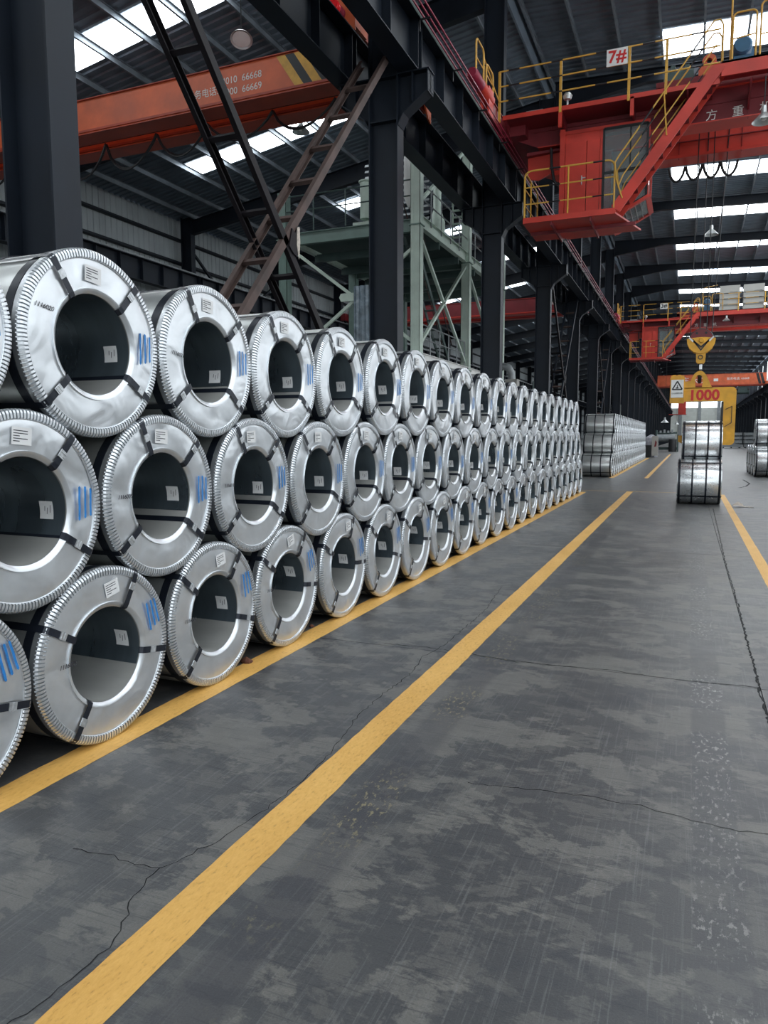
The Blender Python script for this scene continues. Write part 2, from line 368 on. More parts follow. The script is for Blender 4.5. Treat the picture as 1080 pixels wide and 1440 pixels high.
while y < Y1-4:
    for k in range(4 if y > 36 else 3):
        if 30 < y < 34 and k != 1: continue
        xa = -18.2+k*2.6; xb = xa+2.57
        MB().add([(x, y+d, ZL(x)-.004) for x in (xa, xb) for d in (-.52, .52)], [(0, 1, 3, 2)]).obj('skylight_sheet', 'sky', roofB)
    y += BAY
def purlin_mesh():
    # a C section: web and two lips, running the length of the hall
    return MB().box(-.03, -.024, Y0, Y1, -.20, 0).box(-.03, .035, Y0, Y1, -.2, -.192).box(-.03, .035, Y0, Y1, -.008, 0).box(.029, .035, Y0, Y1, -.2, -.175).mesh('purlin', 'purlin')
pm = purlin_mesh()
x = -5.05
while x < 10.6: put('purlin', pm, roofA, (x, 0, ZR(x)-.01)); x += 1.26
x = -6.1
while x > -21.3: put('purlin', pm, roofB, (x, 0, ZL(x)-.01)); x -= 1.33
def ibeam(b, a, c, h0, h1, w=.24, t=.016):
    """I rafter from a to c (both top centre), depth h0 at a and h1 at c, lying along X"""
    for (zo0, zo1) in ((0, 0), (-h0+t, -h1+t)):
        b.add([(p.x, p.y+s*w/2, p.z+zo+q) for p, zo in ((a, zo0), (c, zo1)) for s in (-1, 1) for q in (0, -t)],
              [(0, 1, 3, 2), (4, 6, 7, 5), (0, 4, 5, 1), (2, 3, 7, 6), (0, 2, 6, 4), (1, 5, 7, 3)])
    b.add([(p.x, p.y+s*.008, p.z+q) for p, hh in ((a, h0), (c, h1)) for s in (-1, 1) for q in (0, -hh)],
          [(0, 1, 3, 2), (4, 6, 7, 5), (0, 4, 5, 1), (2, 3, 7, 6), (0, 2, 6, 4), (1, 5, 7, 3)])
    return b
rA = ibeam(ibeam(MB(), Vector((-4.9, 0, ZR(-4.9)-.21)), Vector((-1.8, 0, ZR(-1.8)-.21)), .95, .42), Vector((-1.8, 0, ZR(-1.8)-.21)), Vector((10.45, 0, ZR(10.45)-.21)), .42, .5).mesh('rafter', 'darker')
rB = ibeam(MB(), Vector((-5.45, 0, ZL(-5.45)-.21)), Vector((-21.0, 0, ZL(-21.0)-.21)), .75, .6).mesh('rafter', 'darker')
for y in COLY:
    put('rafter', rA, roofA, (0, y, 0)); put('rafter', rB, roofB, (0, y, 0))

# left wall: ribbed cladding, girts, eave beam
def ribbed_wall(xf, z0, z1, sgn, y0=Y0, y1=Y1, pitch=.32, h=.03):
    b = MB(); prof = []; y = y0
    while y < y1: prof += [(y, 0), (y+pitch*.5, 0), (y+pitch*.58, h), (y+pitch*.92, h)]; y += pitch
    vs = []
    for yy, d in prof: vs += [(xf+sgn*d, yy, z0), (xf+sgn*d, yy, z1)]
    return b.add(vs, [(2*k, 2*k+1, 2*k+3, 2*k+2) for k in range(len(prof)-1)])
wl = structure(ribbed_wall(-21.75, 0, ZL(-21.7)+.04, -1).obj('wall_left', 'clad'))
for z in (1.2, 2.9, 4.6, 6.3, 7.6, 8.6, 9.6, 10.62):
    MB().box(-21.75, -21.55, Y0, Y1, z-.09, z-.075).box(-21.75, -21.735, Y0, Y1, z-.09, z+.09).box(-21.57, -21.55, Y0, Y1, z-.09, z-.03).obj('girt', 'dark', wl)
# right wall: translucent sheets above the runway and a lower daylight band between the columns
wr = structure(ribbed_wall(10.95, 0, 3.6, 1).obj('wall_right', 'clad'))
ribbed_wall(10.95, 7.2, 9.7, 1).obj('wall_sheet', 'clad', wr)
ribbed_wall(10.95, 3.6, 7.2, 1, 90, Y1).obj('wall_sheet', 'clad', wr)
for k in range(len(COLY)-1):
    a, c = COLY[k], COLY[k+1]
    for q in range(3):
        ya = a+(c-a)*q/3+.03; yb = a+(c-a)*(q+1)/3-.03
        MB().box(10.93, 10.96, ya, yb, 9.7, 13.2).obj('daylight_sheet', 'side', wr)
        if a < 88: MB().box(10.93, 10.96, ya, yb, 3.6, 7.2).obj('daylight_sheet', 'sidelow', wr)
MB().box(10.9, 11.0, Y0, Y1, 13.2, 14.0).obj('wall_sheet', 'clad', wr)
# far wall: pale horizontal cladding boards, a window strip and posts
wf = structure(MB().box(-22, 11.5, Y1, Y1+.3, 0, 14.6).obj('wall_far', 'farclad'))
for z in range(0, 9): MB().box(-5, 10.4, Y1-.1, Y1, z*1.1+.03, z*1.1+1.06).obj('cladding_board', 'farclad', wf)
for k in range(6): MB().box(-5+k*2.6, -2.45+k*2.6, Y1-.06, Y1, 9.95, 11.6).obj('window_pane', 'side', wf)
for x in (-2.4, 2.7, 7.8): MB().box(x-.45, x+.45, Y1-.5, Y1-.1, 0, 12).obj('wall_post', 'grey', wf)
wn = structure(MB().box(-22, 11.5, Y0-.3, Y0, 0, 14.6).obj('wall_near', 'clad'))
for k in range(9): MB().box(-21+k*3.4, -17.9+k*3.4, Y0, Y0+.05, 2.0, 11.0).obj('window_pane', 'neargate', wn)

# ------------------------------------------------------------------ columns, crane runways, bracing
def column_mesh(h, hl, d=.55, w=.30):
    # H section (flanges at both ends in X), with a base plate; origin at the aisle face foot
    b = MB().box(-.02, 0, -w/2, w/2, 0, h).box(-d, -d+.02, -w/2, w/2, 0, h).box(-d+.02, -.02, -.008, .008, 0, h)
    b.box(-d+.02, -.02, -w/2+.02, w/2-.02, hl-.75, hl-.73).box(-d+.02, -.02, -w/2+.02, w/2-.02, hl-.02, hl)
    b.box(-d+.02, -.02, -.012, .012, hl-.73, hl-.02)
    b.box(-d-.08, .08, -w/2-.08, w/2+.08, 0, .03)
    for sx in (-d+.12, -.12):
        for sy in (-.19, .19): b.lathe([(.0, .10), (.028, .10), (.028, .03)], (sx, sy, 0), 'Z', 8)
    return b.mesh('shaft', 'dark')
def bracket_mesh(s):
    # corbel that carries the runway girder, s=+1 towards the aisle
    prof = [(0, 8.0), (.56, 8.0), (.56, 7.66), (.47, 7.60), (.10, 7.34), (0, 7.15)]
    P = [(s*x, z) for x, z in prof]
    b = MB().prism(P, -.012, .012, 'XZ').box(0, s*.58, -.15, .15, 7.98, 8.0)
    for (a, c) in zip(prof[2:-1], prof[3:]):
        b.bar((s*a[0], 0, a[1]), (s*c[0], 0, c[1]), .28, .02)
    b.box(s*.54, s*.56, -.15, .15, 7.62, 8.0).box(s*.26, s*.275, -.14, .14, 7.5, 7.98)
    return b.mesh('bracket', 'dark')
cm = column_mesh(13.9, 8.0); bR = bracket_mesh(1); bL = bracket_mesh(-1)
near_lab = ['dark steel column at the left frame edge, behind the nearest steel coils', 'dark steel column rising behind the fourth and fifth top-row coils', 'dark steel column under the red crane cabin, right of green frame', 'dark steel column with lattice brace, behind the middle of the coil stack', 'dark steel column just before the far end of the long coil stack']
for k, y in enumerate(COLY):
    i = k-4
    lab = near_lab[i] if 0 <= i < 5 else ('dark steel column, %s one behind the viewpoint' % ORD[-i-1] if i < 0 else 'dark steel column, %s in the row receding left of the aisle' % ORD[i])
    t = thing('steel_column', lab, 'column', (-4.9, y, 0), None if 0 <= i < 5 else ('columns behind the viewpoint' if i < 0 else 'columns receding left of the aisle'), kind='thing')
    put('shaft', cm, t); put('bracket', bR, t); put('bracket', bL, t, (-.55, 0, 0))
cmr = column_mesh(13.2, 8.0); 
RC = []; LC = []
for k, y in enumerate(COLY):
    if y < 0: continue
    t = thing('steel_column', 'dark steel column along the right wall, %s of its row' % ORD[len(RC)], 'column', (10.85, y, 0), 'columns along the right wall', kind='thing')
    put('shaft', cmr, t); put('bracket', bL, t, (-.55, 0, 0)); RC.append(t)
cml = column_mesh(11.6, 8.0)
for k, y in enumerate(COLY):
    if y < 4: continue
    t = thing('steel_column', 'dark wall column with corner knee under the left roof' if abs(y-27.95) < .1 else 'dark steel column against the ribbed left wall, %s of its row' % ORD[len(LC)], 'column', (-20.95, y, 0), None if abs(y-27.95) < .1 else 'columns along the left wall', kind='thing')
    put('shaft', cml, t); put('bracket', bR, t); LC.append(t)
def girder_thing(xc, label, side, cond):
    # runway I girder with web stiffeners and a crane rail, one per line; one length per bay
    t = thing('crane_runway', label, 'girder', (xc, 0, 8.0), kind='thing')
    ln = BAY-.02
    b = MB().box(-.175, .175, 0, ln, 0, .02).box(-.22, .22, 0, ln, .86, .885).box(-.007, .007, 0, ln, .02, .86)
    n = 7
    for q in range(n):
        yy = .08+(ln-.16)*q/(n-1)
        b.box(.007, .165, yy-.007, yy+.007, .02, .86).box(-.165, -.007, yy-.007, yy+.007, .02, .86)
    gm = b.mesh('girder', 'dark'); rm = MB().box(-.05, .05, 0, ln, .885, .90).box(-.015, .015, 0, ln, .9, .97).box(-.035, .035, 0, ln, .97, 1.01).mesh('rail', 'grey')
    for y in COLY[:-1]:
        if side == 'R' and y < 60: continue
        put('girder', gm, t, (0, y+.01, 0)); put('rail', rm, t, (0, y+.01, 0))
    if cond:
        for q in range(3):
            MB().box(.27+q*.045, .29+q*.045, Y0+2, Y1-2, .80+q*.07, .825+q*.07).obj('conductor_bar', 'buffer', t)
        b = MB(); y = Y0+2.5
        while y < Y1-2: b.box(.2, .40, y, y+.03, .78, .80).box(.20, .215, y, y+.03, .6, .80); y += 1.9
        b.obj('conductor_hanger', 'black', t)['kind'] = 'stuff'
        MB().box(.222, .23, Y0, Y1, .80, .93).obj('edge_strip', 'greenmachine', t)
    return t
girder_thing(-4.70, 'dark runway girder on aisle side of near columns, red conductor bars', 'L', True)
girder_thing(-5.95, 'dark runway girder on left bay side of the near columns', 'L', False)
girder_thing(10.02, 'dark runway girder along the right wall, far end of aisle', 'R', False)
girder_thing(-20.7, 'dark runway girder along the ribbed left wall', 'L', False)

def lattice(y0, y1, label0, label1, m0, m1, ztop=8.0, zbot=.2):
    """crossed ladder bracing between two columns: each brace is two channels joined by rungs"""
    for (ya, za, yb, zb, lab, mt) in ((y0+.05, ztop-.15, y1-.35, zbot, label0, m0), (y1-.55, ztop, y0+.25, zbot, label1, m1)):
        t = thing('lattice_brace', lab, 'brace', (-5.17, ya, 0), kind='thing')
        a, c = Vector((0, 0, za)), Vector((0, yb-ya, zb)); d = (c-a).normalized(); nrm = Vector((0, -d.z, d.y))
        for sx in (.25, -.25):
            b = MB(); off = Vector((sx, 0, 0))
            sg = 1 if sx > 0 else -1
            b.bar(a+off, c+off, .012, .11, nrm)
            for q in (-1, 1): b.bar(a+off+nrm*(q*.052)-Vector((sg*.03, 0, 0)), c+off+nrm*(q*.052)-Vector((sg*.03, 0, 0)), .06, .01, nrm)
            b.obj('channel', mt, t)
        n = 11
        for q in range(1, n):
            p = a+(c-a)*(q/n); MB().bar(p+Vector((-.24, 0, 0)), p+Vector((.24, 0, 0)), .06, .06, nrm).obj('rung', 'brace' if mt == 'brace' else 'rust', t)
    tt = thing('gusset_plate', 'torn pale gusset wrap at the crossing of '+('the near lattice braces' if y0 < 6 else ('the middle lattice braces' if y0 < 30 else 'the far lattice braces')), 'plate', (-4.905, (y0+y1)/2, (ztop+zbot)/2), kind='thing')
    MB().prism([(-.14, -.1), (-.06, .14), (.02, .10), (.10, .2), (.13, -.02), (.07, -.2), (-.03, -.17)], -.012, .012, 'YZ').obj('plate', 'brace', tt)
    if y0 < 6:
        MB().prism([(.06, .18), (.12, .2), (.135, .0), (.10, -.22), (.05, -.05)], .013, .02, 'YZ').obj('torn_tape', 'rag', tt)
lattice(COLY[4], COLY[5], 'near-black ladder brace leaning down to the right between first two columns', 'rust-brown ladder brace leaning up to the right between first two columns', 'brace', 'rust', 8.05, .55)
lattice(COLY[7], COLY[8], 'thin dark ladder brace down-right beside lattice column, mid distance', 'thin dark ladder brace up-right beside lattice column, mid distance', 'brace', 'dark', 8.0, .3)
lattice(COLY[9], COLY[10], 'thin dark ladder brace down-right above the distant coil stack', 'thin dark ladder brace up-right above the distant coil stack', 'brace', 'dark', 8.0, .3)
# wall bracing near the left wall column
t = thing('wall_brace', 'thin crossed dark rods bracing the left wall beyond its corner column', 'brace', (-21.3, 31.8, 0), kind='thing')
for s in (1, -1): MB().bar((.2, -s*3.6, 10.0), (.2, s*3.6, 5.2), .10, .10).obj('rod', 'dark', t)

# ------------------------------------------------------------------ steel coils
NT = 150
def dent(th, r, seed):
    a = sin(3*th+seed)*.35+sin(5*th+2.1*seed)*.3+sin(2*th-1.7*seed)*.35+sin(9*th+seed*3.3)*.15
    return a*1.0*(1-abs((r-.37)/.10)**2 if abs(r-.37) < .1 else 0)*.008
def cover_mesh(seed):
    """annular end sheet, slightly buckled, with a rolled lip round the bore"""
    n = 96; rad = [.2675, .2685, .280, .294, .297, .2975, .335, .37, .405, .435, .452]; hx = [-.03, -.010, .000, .007, .007, -.002, .0, .0, .0, -.001, -.003]
    vs = []
    for r, x in zip(rad, hx):
        for k in range(n):
            th = 2*pi*k/n; vs.append((x+dent(th, r, seed), r*cos(th), r*sin(th)))
    fs = [(i*n+k, i*n+(k+1) % n, (i+1)*n+(k+1) % n, (i+1)*n+k) for i in range(len(rad)-1) for k in range(n)]
    return MB().add(vs, fs).mesh('end_cover', 'cover', True)
def crimp_mesh():
    """outer ring of folded teeth"""
    n = NT*4; vs = []
    for r, xh, xl in ((.446, -.003, -.003), (.4475, .003, .003), (.450, .004, .004), (.452, .002, -.008), (.455, .008, -.012), (.478, .008, -.014), (.491, .003, -.016), (.4995, -.010, -.020), (.499, -.045, -.045), (.492, -.05, -.05)):
        for k in range(n):
            hi = (k % 4) in (0, 1); th = 2*pi*(k//4+(0, .62, .70, .92)[k % 4])/NT
            vs.append((xh if hi else xl, r*cos(th), r*sin(th)))
    fs = [(i*n+k, i*n+(k+1) % n, (i+1)*n+(k+1) % n, (i+1)*n+k) for i in range(9) for k in range(n)]
    return MB().add(vs, fs).mesh('crimped_rim', 'crimp')
COILW = 1.22
def barrel_mesh(wd, R=.492, n=72):
    return MB().lathe([(R, -.04), (R, -.06), (R-.002, -.2), (R-.002, -wd+.2), (R, -wd+.06), (R, -wd+.02), (R-.02, -wd), (.28, -wd)], (0, 0, 0), 'X', n).mesh('barrel', 'barrel', True)
def bore_mesh(wd, R=.2665, n=56):
    return MB().lathe([(R, -.012), (R-.001, -.1), (R-.001, -wd+.05), (R, -wd)], (0, 0, 0), 'X', n).mesh('bore_sleeve', 'bore', True)
def band_mesh(x0, x1, R=.496, n=64):
    return MB().lathe([(R-.004, x0), (R, x0), (R, x1), (R-.004, x1)], (0, 0, 0), 'X', n).mesh('girth_band', 'strap', True)
def strap_mesh(wd, w=.038):
    """steel strap looped through the bore and over the barrel, at angle zero (along +Y)"""
    path = [(.012, .30), (.012, .44), (.010, .478), (-.004, .5015), (-.05, .5025), (-wd*.5, .4985), (-wd+.02, .4985), (-wd-.004, .47), (-wd-.004, .29), (-wd+.01, .2635), (-.5*wd, .2635), (-.04, .2635), (-.012, .265), (.008, .275)]
    n = len(path); vs = []
    for dx, r in path:
        for s in (-1, 1): vs.append((dx, r, s*w/2))
    b = MB().add(vs, [(2*k, 2*k+1, 2*((k+1) % n)+1, 2*((k+1) % n)) for k in range(n)])
    # inner skin so that the ribbon has thickness
    vs2 = [(x*.985-.002*(1 if x > 0 else -1), y-(.002 if y > .3 else -.002)*0, z) for x, y, z in vs]
    return b.mesh('strap', 'strap')
def clip_mesh(r0=.375, w=.042):
    return MB().box(.0125, .017, r0-.022, r0+.022, -w/2, w/2).box(.017, .019, r0-.012, r0-.004, -w/2, w/2).box(.017, .019, r0+.006, r0+.014, -w/2, w/2).mesh('strap_clip', 'buckle')
def label_mesh(yc, zc, w, h, rot):
    P = [(-w/2, -h/2), (w/2, -h/2), (w/2, h/2), (-w/2, h/2)]
    c, s = cos(rot), sin(rot)
    b = MB().prism([(yc+p*c-q*s, zc+p*s+q*c) for p, q in P], .0085, .0095, 'YZ')
    for q in (.3, .15, .0, -.15, -.3):          # printed rows
        e = -.1 if q in (.0, -.3) else .3
        R = [(-w*.42, q*h-.0022), (w*e, q*h-.0022), (w*e, q*h+.0022), (-w*.42, q*h+.0022)]
        b.prism([(yc+p*c-z*s, zc+p*s+z*c) for p, z in R], .0095, .0098, 'YZ', 1)
    return b.mesh('paper_label', ['paper', 'ink'])
def borelabel_mesh(a):
    # sheet of paper stuck inside the bore
    b = MB(); n = 4; vs = []
    for k in range(n+1):
        th = a+(k/n-.5)*.36
        for x in (-.185, -.09): vs.append((x-.012*(k/n), .2615*cos(th), .2615*sin(th)))
    b.add(vs, [(2*k, 2*k+1, 2*k+3, 2*k+2) for k in range(n)])
    vs = []
    for (p, q, p2, q2) in ((.1, .25, .12, .6), (.12, .6, .15, .35), (.15, .35, .18, .7), (.0, .5, .03, .6)):
        pass
    for x, a0, a1 in ((-.12, -.05, .10), (-.14, -.08, .05), (-.158, -.02, .08)):
        b.add([(xx, .2612*cos(a+t), .2612*sin(a+t)) for xx in (x, x+.004) for t in (a0, a1)], [(0, 1, 3, 2)], 1)
    return b.mesh('bore_label', ['paper', 'ink'])
def mark_mesh(y, z0, z1, lean=0.0, w=.0135):
    n = 5; P = []
    pts = [(y+lean*(k/n), z0+(z1-z0)*k/n) for k in range(n+1)]
    L = [(p-w/2*(1+.12*sin(k*2.3+y*40)), q) for k, (p, q) in enumerate(pts)]; R = [(p+w/2*(1+.1*cos(k*1.9+y*30)), q) for k, (p, q) in enumerate(pts)]
    poly = [L[0], ((L[0][0]+R[0][0])/2, z0-.007)]+R+[((L[-1][0]+R[-1][0])/2, z1+.007)]+L[::-1][:-1]
    return MB().prism(poly, .010, .0112, 'YZ').mesh('paint_mark', 'blue')
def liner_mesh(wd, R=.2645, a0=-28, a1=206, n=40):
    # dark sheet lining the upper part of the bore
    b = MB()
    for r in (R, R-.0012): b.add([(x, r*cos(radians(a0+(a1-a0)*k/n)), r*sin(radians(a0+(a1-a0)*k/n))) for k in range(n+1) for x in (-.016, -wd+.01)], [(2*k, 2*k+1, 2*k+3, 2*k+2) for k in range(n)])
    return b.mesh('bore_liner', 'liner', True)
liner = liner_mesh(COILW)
covers = [cover_mesh(s) for s in (.4, 1.9, 3.3, 5.2)]
crimp = crimp_mesh(); barrel = barrel_mesh(COILW); bore = bore_mesh(COILW); strap = strap_mesh(COILW); clip = clip_mesh()
edge_bands = [band_mesh(-.115, -.058, .4965), band_mesh(-COILW+.05, -COILW+.09)]; mid_bands = [band_mesh(-.44, -.41), band_mesh(-.82, -.79)]
lab_up = label_mesh(-.03, .365, .115, .085, -.03); lab_tilt = label_mesh(.05, .372, .105, .085, .16)
bl_mid = borelabel_mesh(-.16); bl_hi = borelabel_mesh(.12)
marks_up = [mark_mesh(.335, -.06, .11), mark_mesh(.375, -.05, .11), mark_mesh(.413, -.04, .10)]
marks_tilt = [mark_mesh(.345, .05, .215, -.03), mark_mesh(.382, .07, .225, -.03), mark_mesh(.417, .085, .23, -.035)]
def make_coil(loc, label, group, k, row, number=None):
    """local axes: x along the coil axis (front face at 0), y along the stack, z up"""
    t = thing('steel_coil', label, 'steel coil', loc, group)
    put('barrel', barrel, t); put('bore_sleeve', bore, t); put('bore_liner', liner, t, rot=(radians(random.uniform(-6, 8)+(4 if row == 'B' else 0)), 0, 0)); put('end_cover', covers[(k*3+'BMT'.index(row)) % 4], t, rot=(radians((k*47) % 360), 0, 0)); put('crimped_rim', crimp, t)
    tilt = row == 'B'
    angs = [145, 58, -11, 232] if tilt else [120, 46, -36, 220]
    j = ((k*7+len(row)) % 5-2)*2.5
    for a in angs:
        s = put('strap', strap, t, rot=(radians(a+j+random.uniform(-3, 3)), 0, 0))
        if k < 11: put('strap_clip', clip, s, (0, random.uniform(-.02, .035), 0))
    for b in edge_bands: put('edge_band', b, t)
    for b in mid_bands: put('girth_band', b, t)
    rj = radians(random.uniform(-5, 5))
    put('paper_label', lab_tilt if tilt else lab_up, t, rot=(rj, 0, 0))
    put('bore_label', bl_hi if tilt else bl_mid, t, rot=(radians(random.uniform(-9, 9)), 0, 0))
    if k < 12:
        for mk in (marks_tilt if tilt else marks_up): put('paint_mark', mk, t, rot=(rj*.6, 0, 0))
    if number:
        text('handwritten_number', number, .034, (.0085, -.345 if row != 'B' else -.30, .15 if (row, k) == ('T', 1) else .02), (pi/2, radians(8) if row == 'T' else 0, pi/2), 'ink', t, shear=.25, depth=.0003, bold=.0004)
    return t
Bfit = [2.08, 3.103, 4.130, 5.151, 6.192, 7.181, 8.173, 9.180, 10.224, 11.276]
By = {i: y for i, y in enumerate(Bfit)}; By[-1] = 1.05
for i in range(10, 21): By[i] = By[i-1]+1.032
XF = -2.982
def rest(a, b):   # centre of a unit coil lying on two unit coils with centres a and b
    (ya, za), (yb, zb) = a, b; dx, dz = yb-ya, zb-za; L = sqrt(dx*dx+dz*dz); h = sqrt(1.0001-(L/2)**2)
    return ((ya+yb)/2-dz/L*h, (za+zb)/2+dx/L*h)
Bc = {i: (By[i], .5) for i in range(-1, 21)}
Mc = {i: rest(Bc[i-1], Bc[i]) for i in range(0, 21)}
Tc = {i: rest(Mc[i], Mc[i+1]) for i in range(0, 20)}
rowname = {'B': 'bottom', 'M': 'middle', 'T': 'top'}
numbers = {('T', 1): '1116020', ('B', 1): '1116025', ('M', 2): '1116009', ('B', 2): '1116016', ('T', 2): '1116021', ('M', 3): '1116010', ('B', 3): '1116017'}
for row, cc in (('B', Bc), ('M', Mc), ('T', Tc)):
    for i, (y, z) in cc.items():
        if row == 'B' and i == -1: lab = 'strapped steel coil before the first of the bottom row, outside the view'
        elif row == 'M' and i == 0: lab = 'strapped steel coil before the first of the middle row, outside the view'
        elif i == 0: lab = 'strapped galvanized coil cut off by the left frame edge, %s row' % rowname[row]
        else: lab = 'galvanized coil in the %s row of the long stack, %s whole one from near end' % (rowname[row], ORD[i-1])
        if (row, i) == ('T', 1): lab = 'large galvanized coil marked 1116020, nearest whole one of the top row'
        if (row, i) == ('B', 1): lab = 'galvanized coil marked 1116025, nearest whole one standing on the floor'
        if (row, i) == ('M', 1): lab = 'galvanized coil cropped at left, nearest in the middle row'
        make_coil((XF+random.uniform(-.012, .012)*(i > 2), y, z), lab, 'coils in the long left stack', max(i, 0), row, numbers.get((row, i)))

# distant stack of the same kind beyond the cross aisle (small in the picture: simpler copies)
def small_coil_mesh(D, wd, sgn=1, n=40, name='coil'):
    R = D/2; ri = R*.54; b = MB()
    b.lathe([(ri, -wd), (R*.98, -wd), (R*.985, -.04), (R, -.03), (R, -.008)], (0, 0, 0), 'X', n, 0)
    b.lathe([(R, -.008), (R*.93, .004), (R*.9, -.003), (ri*1.08, .002), (ri, -.02)], (0, 0, 0), 'X', n, 1)
    b.lathe([(ri, -.02), (ri, -wd)], (0, 0, 0), 'X', n, 2)
    for a in (120, 46, -36, 220):
        c, s = cos(radians(a)), sin(radians(a)); p, q = (-s*.017, c*.017)
        for r0, r1, x0, x1 in ((ri, R, .006, .006), (R*1.004, R*1.004, .006, -wd)):
            b.add([(x, r*c+e*p, r*s+e*q) for r, x in ((r0, x0), (r1, x1)) for e in (-1, 1)], [(0, 1, 3, 2)], 3)
    for x in (-.07, -wd*.36, -wd*.68, -wd+.07):
        w_ = .045 if x == -.07 else .02; b.lathe([(R*.985, x-w_), (R*1.003, x-w_), (R*1.003, x+w_), (R*.985, x+w_)], (0, 0, 0), 'X', n, 3)  # front edge band widened to paint in the shaded gaps between coils
    return b.mesh(name, ['barrel', 'cover', 'bore', 'strap'], True)
def parted_coil(D, wd, label, group, loc, flip=False, wrap='brightwrap'):
    """coil seen from its barrel side, with parts"""
    R = D/2; ri = R*.54; n = 56
    t = thing('steel_coil', label, 'steel coil', loc, group, pi if flip else 0)
    MB().lathe([(ri*1.05, -wd+.01), (R*.97, -wd), (R*.985, -wd+.03), (R*.985, -.03), (R*.97, 0)], (0, 0, 0), 'X', n).obj('barrel', wrap, t, smooth=True)
    MB().lathe([(R*.97, .001), (R*.9, .004), (ri*1.08, .004), (ri, -.02)], (0, 0, 0), 'X', n).obj('end_cover', 'cover', t, smooth=True)
    MB().lathe([(ri, -.02), (ri, -wd)], (0, 0, 0), 'X', n).obj('bore_sleeve', 'bore', t, smooth=True)
    for x in (-.045, -wd+.045): MB().lathe([(R*.97, x-.028), (R*1.0, x-.025), (R*1.0, x+.025), (R*.97, x+.028)], (0, 0, 0), 'X', n).obj('edge_band', 'strap', t, smooth=True)
    for x in (-wd*.35, -wd*.66): MB().lathe([(R*.97, x-.021), (R*.999, x-.02), (R*.999, x+.02), (R*.97, x+.021)], (0, 0, 0), 'X', n).obj('girth_band', 'strap', t, smooth=True)
    sm = strap_mesh(wd)
    for a in (218, 122, 48, -38):
        o = put('strap', sm, t, rot=(radians(180-a if flip else a), 0, 0)); o.scale = (1, R/.5, 1)
    for a, w_ in ((140, .004), (163, .003), (150, .002)):   # longitudinal seam lines of the wrap
        pass
    return t
X2 = -2.955; W2 = 1.25; sc = small_coil_mesh(1.0, W2)
B2 = {i: (32.4+1.03*i, .5) for i in range(26)}
M2 = {i: rest(B2[i], B2[i+1]) for i in range(25)}
T2 = {i: rest(M2[i], M2[i+1]) for i in range(24)}
for row, cc in (('bottom', B2), ('middle', M2), ('top', T2)):
    for i, (y, z) in cc.items():
        lab = 'small distant coil in the %s row beyond the cross aisle, %s from its near end' % (row, ORD[i])
        if i == 0: parted_coil(1.0, W2, 'distant strapped coil showing its barrel, near end of the far stack, %s row' % row, 'coils in the far left stack', (X2, y, z), wrap='barrel')
        else: tag(put('steel_coil', sc, None, (X2, y, z)), lab, 'steel coil', 'coils in the far left stack')
# coils standing alone in the aisle
parted_coil(1.14, 1.02, 'bright strapped coil on the aisle floor, front one under the yellow hook', None, (.80, 20.22, .57))
parted_coil(1.14, 1.02, 'strapped coil on the aisle floor hidden behind the front one', None, (.80, 21.37, .57))
zt = .57+sqrt(1.1402**2-.575**2)
parted_coil(1.14, .95, 'bright strapped coil resting on two coils, held by the yellow C-hook', None, (.80, 20.795, zt))
# right-hand stack
for i in range(4): parted_coil(1.32, 1.3, ['strapped coil at right frame edge, nearest of its floor row', 'strapped coil, second in the floor row at the right frame edge', 'strapped coil, third in the floor row at the right frame edge', 'strapped coil, last in the floor row at the right frame edge'][i], 'coils at the right edge', (2.64, 34.85+1.325*i, .66), flip=True)
parted_coil(1.32, 1.3, 'strapped coil lying on top of the coils at the right frame edge', 'coils at the right edge', (2.66, 34.85+.6625, .66+sqrt(1.3202**2-.6625**2)), flip=True)

# ------------------------------------------------------------------ overhead cranes over the aisle
def rounded_hoop(x0, x1, y, z0, z1, r=.1, axis='X'):
    pts = [(x0, z0), (x0, z1-r)]
    for k in range(1, 5): a = pi-k*pi/8; pts.append((x0+r+r*cos(a), z1-r+r*sin(a)))
    for k in range(0, 5): a = pi/2-k*pi/8; pts.append((x1-r+r*cos(a), z1-r+r*sin(a)))
    pts += [(x1, z0)]
    return [(p, y, q) if axis == 'X' else (y, p, q) for p, q in pts]
def bell_lamp_parts(t, x, y, z, stem, s=1.0):
    MB().lathe([(.0, .30*s), (.05*s, .30*s), (.06*s, .16*s), (.08*s, .14*s), (.20*s, .02*s), (.235*s, -.02*s), (.23*s, -.02*s), (.19*s, .02*s), (.05*s, .12*s)], (x, y, z), 'Z', 20).obj('lamp_shade', 'lamp', t, smooth=True)
    MB().lathe([(.0, -.0), (.05*s, .02*s), (.055*s, .08*s), (.03*s, .12*s)], (x, y, z), 'Z', 12).obj('bulb', 'white', t, smooth=True)
    MB().tube([(x, y, z+.28*s), (x, y, z+stem)], .012, 6).obj('stem', 'black', t)
def lamp(x, y, z, stem, label, s=1.0, dish=False):
    t = thing('pendant_lamp', label, 'lamp', (x, y, z))
    if not dish: bell_lamp_parts(t, 0, 0, 0, stem, s); return
    sh = MB().lathe([(0, .13), (.06, .12), (.16, .07), (.22, .01), (.245, -.03), (.235, -.03), (.15, .05), (0, .09)], (0, 0, 0), 'Z', 24).obj('lamp_shade', 'lamp', t, smooth=True)
    gl = MB().lathe([(0, .05), (.10, .045), (.19, .0), (.2, -.015), (0, -.02)], (0, 0, 0), 'Z', 20).obj('lens', 'white', t, smooth=True)
    for o in (sh, gl): o.rotation_euler = (radians(-20), radians(-12), 0)
    MB().tube([(-.02, .03, .1), (-.02, .03, stem)], .012, 6).obj('stem', 'black', t)
